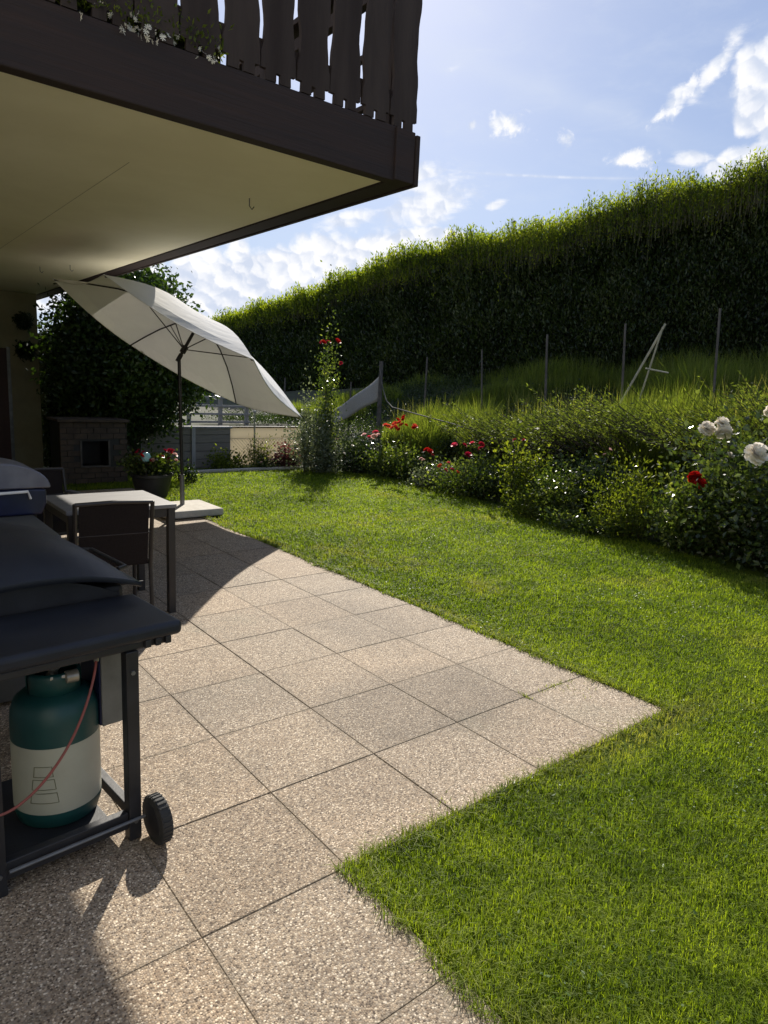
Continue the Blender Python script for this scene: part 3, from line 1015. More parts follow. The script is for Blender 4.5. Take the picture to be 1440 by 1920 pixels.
def board_poly(seed, wide):
    """carved board: two wavy edges, a short narrow foot"""
    r = random.Random(seed)

    def side():
        e = [(0.0, 0.076), (0.052, 0.074), (0.054, wide), (0.13, wide)]
        z = 0.17
        ph, fq = r.uniform(0, 6.28), r.uniform(9, 13)
        while z < 0.98:
            e.append((z, wide - 0.011 + 0.008 * math.sin(z * fq + ph) + 0.003 * math.sin(z * 31 + ph)))
            z += 0.045
        e.append((0.98, wide - 0.012))
        return e
    return [(w_, z) for z, w_ in side()] + [(-w_, z) for z, w_ in side()][::-1] + [(-0.013, 0.0), (-0.013, 0.046), (0.012, 0.043), (0.012, 0.0)]


PIT = 0.215
bo = []
xx = BX - 0.105
k = 0
while xx > -1.5:
    wd_ = 0.1035 if k not in (1,) else 0.098
    mb = MB()
    pl = board_poly(k % 5, wd_)
    # split foot: two tongues with a 2 cm slot
    mb.prism([(u, z) for u, z in pl], -0.011, 0.011, 'Y')
    mb.v = [(x + xx - 0 + (0 if True else 0), y + BY + 0.012 - 0.004 * (k % 2), z + ZS + 0.292) for x, y, z in mb.v]
    hb(mb, 'railing_board', MT['brownwood'], balcony)
    xx -= PIT
    k += 1
hb(MB().box(-1.6, BX - 0.05, BY + 0.03, BY + 0.09, ZS + 0.415, ZS + 0.49), 'lower_rail', MT['brownwood'], balcony, bevel=0.004)
hb(MB().box(-1.6, BX - 0.05, BY + 0.03, BY + 0.09, ZS + 1.12, ZS + 1.20), 'upper_rail', MT['brownwood'], balcony, bevel=0.004)
for zr in (0.50, 0.80):
    hb(MB().box(BX - 0.11, BX - 0.07, BY + 0.1, 16.4, ZS + zr, ZS + zr + 0.035), 'side_rail', MT['brownwood'], balcony, bevel=0.004)
for k in range(8):
    hb(MB().box(BX - 0.12, BX - 0.05, BY + 1.6 * k + 0.12, BY + 1.6 * k + 0.19, ZS + 0.23, ZS + 1.27), 'railing_post', MT['brownwood'], balcony, bevel=0.004)
hb(MB().box(BX - 0.11, BX - 0.05, BY + 0.1, 16.4, ZS + 1.12, ZS + 1.20), 'upper_rail', MT['brownwood'], balcony, bevel=0.004)
hb(MB().box(-1.6, BX + 0.03, BY - 0.03, BY + 0.12, ZS + 1.27, ZS + 1.31), 'handrail', MT['brownwood'], balcony, bevel=0.006)
hb(MB().box(BX - 0.14, BX + 0.04, BY + 0.121, 16.4, ZS + 1.27, ZS + 1.31), 'handrail', MT['brownwood'], balcony, bevel=0.006)

# wall closing the terrace at the far end
YW = 12.6
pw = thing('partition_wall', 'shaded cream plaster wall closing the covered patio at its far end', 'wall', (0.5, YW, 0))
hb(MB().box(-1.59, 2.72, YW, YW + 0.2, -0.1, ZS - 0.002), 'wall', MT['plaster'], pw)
hb(MB().box(2.24, 2.29, YW - 0.03, YW - 0.002, 0.0, 1.92), 'door_frame', MT['metalgrey'], pw)
dr = hb(MB().box(1.35, 2.24, YW - 0.025, YW - 0.002, 0.0, 1.90), 'door', MT['redwood'], pw)
for (zz0, zz1) in ((0.15, 0.85), (1.0, 1.75)):
    hb(MB().box(1.47, 2.13, YW - 0.032, YW - 0.026, zz0, zz1), 'door_panel', MT['redwood'], dr, bevel=0.003)


def wreath(x, z, r, label):
    o = thing('wall_wreath', label, 'wreath', (x, YW - 0.05, z), 0, 'round wreaths on the far wall')
    T_ = 900
    a = RNG.uniform(0, 2 * PI, T_)
    rr = r * 0.62 + RNG.normal(0, r * 0.2, T_)
    c = np.stack([rr * np.cos(a), RNG.uniform(-0.05, 0.03, T_), rr * np.sin(a)], 1)
    V, F = leaf_geo(c, RNG.normal(size=(T_, 3)), np.full(T_, r * 0.35), np.full(T_, r * 0.16))
    np_mesh('foliage', V, F, MT['darkleaf'], o)
    ring = [(r * 0.6 * math.cos(t_ * PI / 8), 0.01, r * 0.6 * math.sin(t_ * PI / 8)) for t_ in range(17)]
    MB().tube(ring, r * 0.2, 6, cap=False).build('ring', MT['bark'], o)


wreath(2.50, 2.34, 0.135, 'upper of two dark round wreaths hanging on the far wall')
wreath(2.52, 1.88, 0.15, 'lower of two dark round wreaths, beside the red brown door')

# flowers in a box behind the front railing, hanging out over the beam
fb_ = thing('flower_box', 'balcony flower box with small white flowers spilling over the dark beam', 'flower box', (1.25, 3.6, 3.10))
MB().box(-0.42, 0.42, -0.065, 0.10, -0.02, 0.13).build('box', MT['pot'], fb_, bevel=0.006)
T_ = 1400
c = np.stack([RNG.uniform(-0.38, 0.40, T_), RNG.normal(-0.10, 0.045, T_), 0.02 + np.abs(RNG.normal(0, 0.06, T_))], 1)
V, F = leaf_geo(c, RNG.normal(size=(T_, 3)) + np.array([0, -0.6, 0.3]), RNG.uniform(0.015, 0.035, T_), RNG.uniform(0.008, 0.016, T_))
np_mesh('foliage', V, F, MT['limeleaf'], fb_)
for q in range(60):
    x = random.choice((random.uniform(-0.12, 0.08), random.uniform(-0.1, 0.06), random.uniform(0.1, 0.36), random.uniform(-0.4, 0.38)))
    bloom(fb_, (x, random.uniform(-0.19, -0.12), random.uniform(-0.03, 0.06)), random.uniform(0.018, 0.034), 'whitebloom', 'daisy', 1.6)

# ------------------------------------------------------------------ parasol
pos_base = Vector((3.11, 7.58, 0))
J = Vector((3.082, 7.577, 1.77))
um = thing('parasol', 'tilted cream patio parasol with dark pole and concrete base', 'parasol', pos_base)
apex = Vector((3.346, 7.563, 2.236))
tips = [Vector(p) for p in ((1.946, 8.23, 2.542), (3.046, 9.087, 1.945), (4.229, 8.433, 1.255), (4.311, 6.92, 1.161), (3.21, 6.062, 1.758), (2.028, 6.717, 2.448))]
ax = (apex - J).normalized()
m, t, out = new_mat('cream parasol cloth')
bb = t.new('ShaderNodeBsdfDiffuse')
tcn = t.new('ShaderNodeTexCoord')
cn = t.smooth(t.noise(tcn.outputs['Object'], 3, 5, 0.6), 0.3, 0.7)
colr = t.mix(cn, (0.82, 0.81, 0.78), (0.76, 0.75, 0.72))
t.put(bb.inputs[0], colr)
mp_ = t.new('ShaderNodeMapping')
mp_.inputs['Rotation'].default_value = (0.3, 0.5, 0.7)
mp_.inputs['Scale'].default_value = (1.0, 5.0, 1.0)
t.put(mp_.inputs[0], tcn.outputs['Object'])
bn_ = t.new('ShaderNodeBump')
bn_.inputs['Strength'].default_value = 0.5
bn_.inputs['Distance'].default_value = 0.02
t.put(bn_.inputs['Height'], t.noise(mp_.outputs[0], 2.2, 4, 0.5, 0.6))
t.put(bb.inputs['Normal'], bn_.outputs[0])
tr_ = t.new('ShaderNodeBsdfTranslucent')
t.put(tr_.inputs[0], (0.55, 0.53, 0.50))
mx = t.new('ShaderNodeMixShader')
mx.inputs[0].default_value = 0.10
t.l.new(bb.outputs[0], mx.inputs[1])
t.l.new(tr_.outputs[0], mx.inputs[2])
t.l.new(mx.outputs[0], out.inputs[0])
MT['canvas'] = m
cen = sum(tips, Vector()) / 6
V, F = [], []
NR, NC = 9, 8


def rib_point(k, s):
    p = apex.lerp(tips[k], s)
    return p + ax * (0.10 * math.sin(PI * s))         # ribs bow outwards


for k in range(6):
    k2 = (k + 1) % 6
    b0 = len(V)
    for i in range(NR + 1):
        s = i / NR
        for j in range(NC + 1):
            u = j / NC
            p = rib_point(k, s).lerp(rib_point(k2, s), u)
            sag = 0.05 * s * math.sin(PI * u)
            p = p - ax * sag
            if i == NR:
                p = p + (cen - p).normalized() * 0.06 * math.sin(PI * u)
            V.append(tuple(p - pos_base))
    for i in range(NR):
        for j in range(NC):
            a = b0 + i * (NC + 1) + j
            F.append((a, a + 1, a + NC + 2, a + NC + 1))
mb = MB()
mb.v, mb.f = V, F
can = mb.build('canopy', MT['canvas'], um)
# hem strips and rib tubes
for k in range(6):
    k2 = (k + 1) % 6
    pts = [rib_point(k, s) - ax * 0.018 - pos_base for s in (0.04, 0.2, 0.4, 0.6, 0.8, 0.985)]
    rb = MB().tube(pts, 0.009, 6).build('rib', MT['polegrey'], um)
    run = apex - ax * 0.42
    MB().tube([run - pos_base, rib_point(k, 0.45) - ax * 0.022 - pos_base], 0.006, 6).build('strut', MT['polegrey'], rb)
    hem = []
    for j in range(NC + 1):
        u = j / NC
        p = rib_point(k, 1).lerp(rib_point(k2, 1), u) - ax * 0.05 * math.sin(PI * u)
        p = p + (cen - p).normalized() * 0.06 * math.sin(PI * u)
        hem.append(p - pos_base)
    MB().tube(hem, 0.0055, 5).build('hem', MT['canvas'], can)
MB().tube([Vector((0, 0, 0.08)), Vector((0, 0, 0.45))], 0.027, 14).build('pole_sleeve', MT['metalgrey'], um, smooth=True)
MB().tube([Vector((0, 0, 0.40)), J - pos_base], 0.019, 14).build('pole', MT['polegrey'], um, smooth=True)
MB().tube([J - pos_base, apex - pos_base + ax * 0.02], 0.018, 14).build('upper_pole', MT['polegrey'], um, smooth=True)
MB().tube([J - ax * 0.04 - pos_base, J + ax * 0.05 - pos_base], 0.026, 12).build('tilt_joint', MT['polegrey'], um, smooth=True)
MB().tube([apex - ax * 0.46 - pos_base, apex - ax * 0.38 - pos_base], 0.035, 12).build('hub', MT['polegrey'], um, smooth=True)
ck = MB().tube([(0, 0, 1.02), (-0.05, -0.05, 1.02), (-0.05, -0.05, 0.96)], 0.008, 8).build('crank_handle', MT['polegrey'], um)
MB().box(-0.35, 0.33, -0.42, 0.26, 0.012, 0.095).build('base', MT['concrete'], um, bevel=0.022, seg=3)

# ------------------------------------------------------------------ patio table and chairs
tb = thing('patio_table', 'small patio table with pale grey top and square dark legs', 'table', (1.363, 4.56, 0))
MB().box(-0.338, 0.338, -0.325, 0.305, 0.712, 0.738).build('tabletop', MT['tabletop'], tb, bevel=0.004)
MB().box(-0.32, 0.32, -0.307, -0.287, 0.655, 0.711).box(-0.32, 0.32, 0.267, 0.287, 0.655, 0.711).box(-0.32, -0.30, -0.286, 0.266, 0.655, 0.711).box(0.30, 0.32, -0.286, 0.266, 0.655, 0.711).build('apron', MT['frame'], tb)
for sx in (-1, 1):
    for sy in (-1, 1):
        x0, y0 = 0.305 * sx, -0.01 + 0.29 * sy
        MB().box(x0 - 0.023, x0 + 0.023, y0 - 0.023, y0 + 0.023, 0, 0.7115).build('leg', MT['frame'], tb, bevel=0.003)


def chair(loc, rz, label, arms, first):
    ch = thing('garden_chair', label, 'chair', loc, rz, 'dark sling garden chairs at the table')
    # local: back at -y, width along x
    w2 = 0.212
    bm_ = MB()
    for i in range(8):
        z0, z1 = 0.435 + i * 0.0475, 0.435 + (i + 1) * 0.0475
        y0, y1 = -0.20 - i * 0.008, -0.20 - (i + 1) * 0.008
        bm_.add([(-w2 + 0.02, y0, z0), (w2 - 0.02, y0, z0), (w2 - 0.02, y1, z1), (-w2 + 0.02, y1, z1),
                 (-w2 + 0.02, y0 + 0.006, z0), (w2 - 0.02, y0 + 0.006, z0), (w2 - 0.02, y1 + 0.006, z1), (-w2 + 0.02, y1 + 0.006, z1)],
                [(0, 1, 2, 3), (7, 6, 5, 4), (0, 3, 7, 4), (1, 5, 6, 2), (0, 4, 5, 1), (3, 2, 6, 7)])
    bm_.build('backrest', MT['mesh'], ch)
    bm_ = MB()
    for s in (-1, 1):
        bm_.tube([(s * w2, -0.19, 0.40), (s * w2, -0.225, 0.62), (s * w2, -0.262, 0.825)], 0.0125, 8)
    bm_.tube([(-w2, -0.262, 0.82), (0, -0.267, 0.828), (w2, -0.262, 0.82)], 0.0125, 8)
    bm_.tube([(-w2, -0.228, 0.63), (w2, -0.228, 0.63)], 0.006, 6)
    bm_.build('back_frame', MT['frame'], ch, smooth=True)
    MB().box(-w2 + 0.012, w2 - 0.012, -0.19, 0.22, 0.425, 0.437).build('seat', MT['mesh'], ch, bevel=0.004)
    MB().tube([(-w2, -0.19, 0.43), (-w2, 0.23, 0.43)], 0.012, 8).tube([(w2, -0.19, 0.43), (w2, 0.23, 0.43)], 0.012, 8).tube([(-w2, 0.23, 0.43), (w2, 0.23, 0.43)], 0.012, 8).build('seat_frame', MT['frame'], ch, smooth=True)
    for s in (-1, 1):
        MB().tube([(s * w2, 0.22, 0.43), (s * w2, 0.23, 0.0)], 0.0125, 8).build('leg', MT['frame'], ch, smooth=True)
        MB().tube([(s * w2, -0.19, 0.42), (s * w2, -0.24, 0.0)], 0.0125, 8).build('leg', MT['frame'], ch, smooth=True)
        if arms:
            MB().tube([(s * w2 * 1.06, 0.18, 0.44), (s * w2 * 1.06, 0.17, 0.635)], 0.011, 8).build('arm_support', MT['frame'], ch, smooth=True)
            MB().box(s * w2 * 1.08 - 0.026, s * w2 * 1.08 + 0.026, -0.22, 0.23, 0.636, 0.66).build('armrest', MT['domegrey'], ch, bevel=0.008)
    MB().tube([(-w2, 0.0, 0.26), (w2, 0.0, 0.26)], 0.008, 6).build('stretcher', MT['frame'], ch)
    return ch


chair((1.245, 4.21, 0), -0.10, 'dark sling chair seen from behind, pushed under the near side of the small table', False, True)
chair((1.20, 5.28, 0), PI + 0.25, 'dark sling chair with grey armrests on the far side of the small table', True, False)

# ------------------------------------------------------------------ gas grill
gr = thing('gas_grill', 'dark gas grill trolley with rounded lid, side shelf and two wheels', 'grill', (0.5, 2.6, 0))


def G(mb, name, mat, parent=None, **kw):
    return hb(mb, name, mat, parent or gr, **kw)


GX0, GX1 = 0.12, 0.858
# side shelf with a turned-down lip
sh = MB()
sh.box(GX0, GX1, 2.075, 2.455, 0.700, 0.75)
shelf = G(sh, 'side_shelf', MT['lid'], bevel=0.018, seg=4, smooth=True)
G(MB().box(GX0 + 0.03, GX1 - 0.03, 2.10, 2.45, 0.672, 0.699), 'shelf_rim', MT['grillblack'], shelf, bevel=0.006)
for k in range(3):
    G(MB().box(0.73 + 0.035 * k, 0.75 + 0.035 * k, 2.083, 2.099, 0.676, 0.702), 'shelf_hook', MT['grillblack'], shelf, bevel=0.003)


def arch(y, x0, x1, z0, h, n=18, p=2.4):
    pts = []
    for i in range(n + 1):
        t_ = -1 + 2 * i / n
        pts.append(((x0 + x1) / 2 + (x1 - x0) / 2 * t_, y, z0 + h * (1 - abs(t_) ** p)))
    return pts


secs = [(2.40, 0.785, 0.060, 0.0), (2.405, 0.80, 0.065, 0.0), (2.50, 0.80, 0.125, 0.02), (2.62, 0.80, 0.155, 0.03), (2.80, 0.80, 0.165, 0.03), (3.02, 0.80, 0.150, 0.02), (3.16, 0.80, 0.10, 0.0), (3.20, 0.785, 0.08, 0.0)]
V, F = [], []
nA = 19
for (y, z0, h, ins) in secs:
    V += arch(y, GX0, GX1 + 0.008, z0, h, 18, 2.2)
for i in range(len(secs) - 1):
    for j in range(nA - 1):
        a = i * nA + j
        F.append((a, a + 1, a + nA + 1, a + nA))
mb = MB()
mb.add(V, F)
lid = G(mb, 'lid', MT['lid'], smooth=True)
md = lid.modifiers.new('thick', 'SOLIDIFY')
md.thickness = 0.014
md.offset = -1
fr = arch(2.408, GX0 + 0.03, GX1 - 0.05, 0.752, 0.085, 18, 2.2)
G(MB().prism([(p[0], p[2]) for p in fr] + [(GX1 - 0.05, 0.735), (GX0 + 0.03, 0.735)], 2.462, 2.475, 'Y'), 'lid_end', MT['grillblack'], lid)
G(MB().box(GX0 + 0.02, GX1 - 0.025, 2.476, 3.15, 0.56, 0.782), 'firebox', MT['grillblack'], bevel=0.02)
G(MB().tube([(GX1 + 0.012, 2.62, 0.80), (GX1 + 0.05, 2.64, 0.80), (GX1 + 0.05, 2.98, 0.80), (GX1 + 0.012, 3.0, 0.80)], 0.009, 8), 'lid_handle', MT['grillblack'], lid, smooth=True)
LG = 0.021
for (x, y) in ((0.690, 2.115), (0.275, 2.115), (0.690, 3.10), (0.275, 3.10)):
    z0 = 0.0 if y < 2.5 else 0.0
    G(MB().box(x - LG, x + LG, y - LG, y + LG, z0, 0.671 if y < 2.5 else 0.56), 'leg', MT['grillblack'], bevel=0.003)
G(MB().box(0.287, 0.668, 2.10, 2.13, 0.045, 0.105), 'bottom_rail', MT['grillblack'], bevel=0.003)
G(MB().box(0.675, 0.705, 2.137, 3.078, 0.075, 0.115), 'bottom_rail', MT['grillblack'], bevel=0.003)
G(MB().box(0.25, 0.28, 2.137, 3.078, 0.075, 0.115), 'bottom_rail', MT['grillblack'], bevel=0.003)
for (x, z) in ((0.690, 0.60), (0.690, 0.07), (0.275, 0.60), (0.275, 0.07)):
    G(MB().tube([(x, 2.094, z), (x, 2.088, z)], 0.008, 6), 'bolt', MT['metalgrey'])
G(MB().box(GX0 + 0.02, GX1 - 0.02, 2.454, 2.4585, 0.735, 0.7405), 'shelf_seam', MT['grillblack'], shelf)
bs = MB()
bs.box(0.282, 0.63, 2.131, 2.62, 0.055, 0.068)
G(bs, 'bottom_shelf', MT['grillblack'], bevel=0.002)
bx_ = G(MB().box(0.650, 0.738, 2.25, 2.42, 0.36, 0.671), 'side_box', MT['grillgrey'], bevel=0.004)
G(MB().box(0.644, 0.6495, 2.255, 2.415, 0.365, 0.665), 'box_cover', MT['navy'], bx_)


def wheel(x, y, r, wd_):
    o = G(MB().lathe([(r * 0.80, 0), (r * 0.97, 0.004), (r, 0.012), (r, wd_ - 0.012), (r * 0.97, wd_ - 0.004), (r * 0.80, wd_)], (x, y, r), 28, 'X'), 'wheel', MT['rubber'], smooth=True)
    tr = MB()
    for k in range(30):
        M_ = Matrix.Translation((x, y, r)) @ Matrix.Rotation(2 * PI * k / 30, 4, 'X')
        tr.box(0.006, wd_ - 0.006, -0.0035, 0.0035, r - 0.002, r + 0.0025, M_)
    G(tr, 'tread', MT['rubber'], o)
    G(MB().lathe([(r * 0.25, -0.004), (r * 0.70, -0.001), (r * 0.72, wd_ * 0.5), (r * 0.70, wd_ + 0.001), (r * 0.25, wd_ + 0.005)], (x, y, r), 20, 'X'), 'hub', MT['grillblack'], o, smooth=True)
    return o


wheel(0.722, 2.045, 0.080, 0.044)
wheel(0.722, 3.05, 0.088, 0.042)
G(MB().tube([(0.30, 2.086, 0.080), (0.735, 2.086, 0.080)], 0.006, 8), 'axle', MT['metalgrey'], smooth=True)

# the trolley stands slightly turned; the bottle turns with it
GA = math.radians(5.5)
piv = Vector((0.69, 2.09, 0))


def turned(p):
    d = Vector(p) - piv
    return piv + Vector((d.x * math.cos(GA) - d.y * math.sin(GA), d.x * math.sin(GA) + d.y * math.cos(GA), d.z))


gr.location = turned(gr.location)
gr.rotation_euler = (0, 0, GA)
# gas bottle standing on the trolley
gbx, gby = turned((0.528, 2.34, 0)).xy
gb = thing('gas_bottle', 'teal and cream gas bottle with red hose, standing on the grill trolley', 'gas bottle', (gbx, gby, 0.0685))
R = 0.137
MB().lathe([(R * 0.86, 0.0), (R * 0.92, 0.004), (R * 0.98, 0.03), (R, 0.045), (R, 0.0569)], n=48).build('foot_band', MT['teal'], gb, smooth=True)
MB().lathe([(R, 0.057), (R, 0.288)], n=48).build('body', MT['cream'], gb, smooth=True)
MB().lathe([(R, 0.2881), (R, 0.355), (R * 0.98, 0.385), (R * 0.90, 0.415), (R * 0.70, 0.438), (R * 0.3, 0.452), (R * 0.12, 0.455)], n=48).build('shoulder', MT['teal'], gb, smooth=True)
cage = MB()
for a0, a1 in ((-2.9, -0.25), (0.25, 2.9)):
    pr = [(R * 0.60, 0.425), (R * 0.62, 0.50), (R * 0.58, 0.515)]
    n_ = 14
    vs = []
    for i in range(n_ + 1):
        a = a0 + (a1 - a0) * i / n_
        for rr_, zz_ in pr:
            vs.append((rr_ * math.cos(a), rr_ * math.sin(a), zz_))
    fs = [(i * 3 + j, (i + 1) * 3 + j, (i + 1) * 3 + j + 1, i * 3 + j + 1) for i in range(n_) for j in range(2)]
    cage.add(vs, fs)
col_ = cage.build('collar', MT['teal'], gb, smooth=True)
md = col_.modifiers.new('thick', 'SOLIDIFY')
md.thickness = 0.004
va = MB().lathe([(0.014, 0.45), (0.014, 0.50), (0.02, 0.505), (0.02, 0.52), (0.012, 0.525)], n=16).build('valve', MT['brass'], gb, smooth=True)
MB().lathe([(0.012, -0.022), (0.021, -0.018), (0.021, 0.018), (0.012, 0.022)], (0.038, -0.075, 0.498), 14, 'X').build('regulator', MT['brass'], va, smooth=True)
MB().tube([(0.02, -0.075, 0.502), (-0.02, -0.075, 0.502), (-0.02, -0.02, 0.495), (0, 0, 0.49)], 0.010, 8).build('valve_outlet', MT['brass'], va, smooth=True)
# three stencilled frames on the cream band
vf = []
for (zc, hw) in ((0.210, 0.030), (0.165, 0.037), (0.117, 0.044)):
    mb = MB()
    ac = -2.1
    hz = 0.0175
    aw = hw / R

    def onc(a, z):
        return (R * 1.004 * math.cos(a), R * 1.004 * math.sin(a), z)
    path = [onc(ac - aw, zc - hz), onc(ac - aw * 0.5, zc - hz), onc(ac, zc - hz), onc(ac + aw * 0.5, zc - hz), onc(ac + aw, zc - hz),
            onc(ac + aw * 0.88, zc + hz), onc(ac + aw * 0.4, zc + hz), onc(ac, zc + hz), onc(ac - aw * 0.4, zc + hz), onc(ac - aw * 0.88, zc + hz), onc(ac - aw, zc - hz)]
    mb.tube(path, 0.0014, 5)
    mb.build('stencil_mark', MT['outline'], gb)
# hose from under the shelf down across the bottle
hp = [Vector(p) + Vector((0.012, 0.0, 0)) for p in ((0.60, 2.20, 0.668), (0.575, 2.15, 0.60), (0.535, 2.11, 0.515), (0.485, 2.085, 0.43), (0.425, 2.07, 0.355), (0.36, 2.06, 0.30), (0.29, 2.055, 0.27), (0.2, 2.06, 0.27))]
sm = []
for i in range(len(hp) - 1):
    p0, p1, p2, p3 = hp[max(i - 1, 0)], hp[i], hp[i + 1], hp[min(i + 2, len(hp) - 1)]
    for q in range(5):
        u = q / 5
        sm.append(0.5 * ((2 * p1) + (p2 - p0) * u + (2 * p0 - 5 * p1 + 4 * p2 - p3) * u * u + (3 * p1 - p0 - 3 * p2 + p3) * u ** 3))
sm.append(hp[-1])
loc = gb.location
ho = MB().tube([p - loc for p in sm], 0.0042, 8).build('hose', MT['hose'], gb, smooth=True)
MB().tube([sm[0] - loc, sm[3] - loc], 0.008, 8).build('hose_fitting', MT['brass'], ho, smooth=True)

# ------------------------------------------------------------------ storage box with the blue domed box on it
sb = thing('storage_box', 'olive grey garden storage box with flat lid behind the grill', 'storage box', (0.2, 3.8, 0))
hb(MB().box(-0.38, 0.755, 3.36, 4.25, 0.02, 0.765), 'body', MT['boxgrey'], sb, bevel=0.012)
hb(MB().box(-0.41, 0.785, 3.33, 4.28, 0.7655, 0.80), 'lid', MT['boxgrey'], sb, bevel=0.012, seg=3)
hb(MB().tube([(0.79, 3.7, 0.72), (0.81, 3.72, 0.72), (0.81, 3.88, 0.72), (0.79, 3.9, 0.72)], 0.008, 6), 'handle', MT['grillblack'], sb)
cb = thing('cool_box', 'navy blue domed box with grey lid and white handle on the storage box', 'cool box', (0.62, 4.02, 0.802))
pts = [(-0.24, 0.0), (0.20, 0.0), (0.225, 0.06), (0.225, 0.135), (0.175, 0.14), (-0.24, 0.14)]
MB().prism(pts, -0.15, 0.15, 'Y').build('body', MT['navy'], cb, bevel=0.012, seg=3)
dome = [(0.245 - 0.0, 0.142)] + [(0.245 * math.cos(a) if a > 0 else 0.245, 0.142 + 0.135 * math.sin(a)) for a in [i * PI / 20 for i in range(1, 11)]] + [(-0.24, 0.277), (-0.24, 0.142)]
MB().prism(dome, -0.16, 0.16, 'Y').build('lid', MT['domegrey'], cb, bevel=0.008, seg=2, smooth=True)
MB().tube([(-0.02, -0.16, 0.085), (-0.02, -0.178, 0.125), (0.13, -0.178, 0.13), (0.145, -0.16, 0.09)], 0.0075, 8).build('handle', MT['white'], cb, smooth=True)

# ------------------------------------------------------------------ tree and things under it
tx0, ty0 = 3.85, 11.3
tr = thing('tree', 'small dark glossy leaved tree at the far end of the patio', 'tree', (tx0, ty0, 0))
mb = MB()
mb.tube([(0, 0, -0.05), (0.03, 0.02, 0.6), (-0.04, 0.0, 1.3), (0.02, 0, 1.9)], [0.075, 0.06, 0.05, 0.035], 9)
ends = []
for k in range(16):
    a = k * 2.4
    z = 0.75 + 1.1 * k / 16
    e = Vector((1.0 * math.cos(a) * random.uniform(0.6, 1.0), 0.95 * math.sin(a) * random.uniform(0.6, 1), z + random.uniform(0.3, 1.0)))
    mb.tube([(0, 0, z), e * 0.5 + Vector((0, 0, z * 0.5 + 0.05)), e], [0.028, 0.016, 0.006], 6)
    ends.append(e)
mb.build('trunk', MT['bark'], tr, smooth=True)
T_ = 38000
K_ = 300
cc = RNG.normal(size=(K_, 3))
cc = unit(cc) * (RNG.uniform(0.25, 1, K_) ** 0.5)[:, None]
cc = cc * np.array([1.18, 1.0, 1.32]) + np.array([-0.05, 0, 1.92])
k = RNG.integers(0, K_, T_)
c = cc[k] + RNG.normal(size=(T_, 3)) * 0.15
V, F = leaf_geo(c, RNG.normal(size=(T_, 3)) + np.array([0, 0, -0.4]), RNG.uniform(0.06, 0.11, T_), RNG.uniform(0.035, 0.06, T_))
np_mesh('crown', V, F, MT['treeleaf'], tr)

eh = thing('backdrop_hedge', 'dense dark evergreen backdrop hedge added behind the tree, beside the far wall', 'hedge', (3.6, 12.9, 0))  # added as a dark backdrop where the gap beside the tree was bright
MB().box(-0.75, 1.0, -0.15, 0.35, -0.1, 2.2).build('branches', MT['hedgecore'], eh)
T_ = 9000
c = np.stack([RNG.uniform(-0.85, 1.1, T_), RNG.normal(-0.22, 0.08, T_), RNG.uniform(0, 2.35, T_) ** 1.0 + RNG.normal(0, 0.08, T_)], 1)
V, F = leaf_geo(c, RNG.normal(size=(T_, 3)) + np.array([0, -0.4, 0.4]), RNG.uniform(0.06, 0.11, T_), RNG.uniform(0.03, 0.05, T_))
np_mesh('foliage', V, F, MT['darkleaf'], eh)
fp = thing('garden_fireplace', 'low beige brick garden fireplace with a dark square opening, under the tree', 'fireplace', (2.87, 10.2, 0))
mb = MB()
nb = 0
for row in range(11):
    z0 = row * 0.08
    off = 0.09 if row % 2 else 0.0
    x = -0.46
    first = True
    while x < 0.455:
        wl = (0.09 if (first and row % 2) else 0.18)
        x1 = min(x + wl, 0.46)
        inside_op = (x1 > -0.17 and x < 0.20 and 0.24 <= z0 < 0.60)
        if not inside_op:
            jj = random.uniform(-0.004, 0.004)
            mb.box(x + 0.004, x1 - 0.004, -0.06 + jj, 0.04, z0 + 0.004, z0 + 0.076)
        x = x1
        first = False
mb.build('brick_front', MT['brick'], fp, bevel=0.004)
MB().box(-0.455, -0.20, -0.045, 0.5, 0, 0.86).box(0.21, 0.455, -0.045, 0.5, 0, 0.86).box(-0.1995, 0.2095, -0.045, 0.5, 0.61, 0.86).box(-0.1995, 0.2095, -0.045, 0.5, 0, 0.235).box(-0.1995, 0.2095, 0.42, 0.5, 0.236, 0.609).build('core', MT['blackpaint'], fp)
MB().box(-0.49, 0.49, -0.09, 0.53, 0.881, 0.92).build('top_slab', MT['brick'], fp, bevel=0.006)
MB().box(-0.20, -0.175, -0.075, -0.062, 0.24, 0.62).box(0.185, 0.21, -0.075, -0.062, 0.24, 0.62).box(-0.1745, 0.1845, -0.075, -0.062, 0.24, 0.262).build('opening_frame', MT['stick'], fp)

# planter with geraniums, glazed ball on a rod
pl = bush('potted_geranium', 'dark round planter full of red geraniums beside the parasol foot', 'potted plant', (3.18, 8.75, 0.30), (0.30, 0.26, 0.30), 1500, 'roseleaf', 0.05, 0.045, 16,
          [(3.18 + random.uniform(-0.24, 0.30), 8.68 + random.uniform(-0.2, 0.15), 0.40 + random.uniform(0.0, 0.22), random.uniform(0.05, 0.09), random.choice(['crimson', 'crimson', 'red', 'blush']), 'rose') for _ in range(22)])
hb(MB().lathe([(0.17, 0.0), (0.19, 0.01), (0.255, 0.27), (0.27, 0.28), (0.27, 0.315), (0.245, 0.315), (0.24, 0.28)], (3.18, 8.75, 0), 28), 'pot', MT['pot'], pl, smooth=True)
gl = thing('garden_ball', 'pale turquoise glazed ball on a thin rod among the geraniums', 'garden ornament', (3.06, 8.62, 0.28))
MB().lathe([(0.008, -0.062), (0.04, -0.05), (0.06, -0.015), (0.062, 0.012), (0.045, 0.048), (0.015, 0.064), (0.004, 0.066)], (0, 0, 0.26), 20).build('ball', MT['glass_blue'], gl, smooth=True)
MB().tube([(0, 0, 0), (0, 0, 0.205)], 0.006, 6).build('rod', MT['metalgrey'], gl)

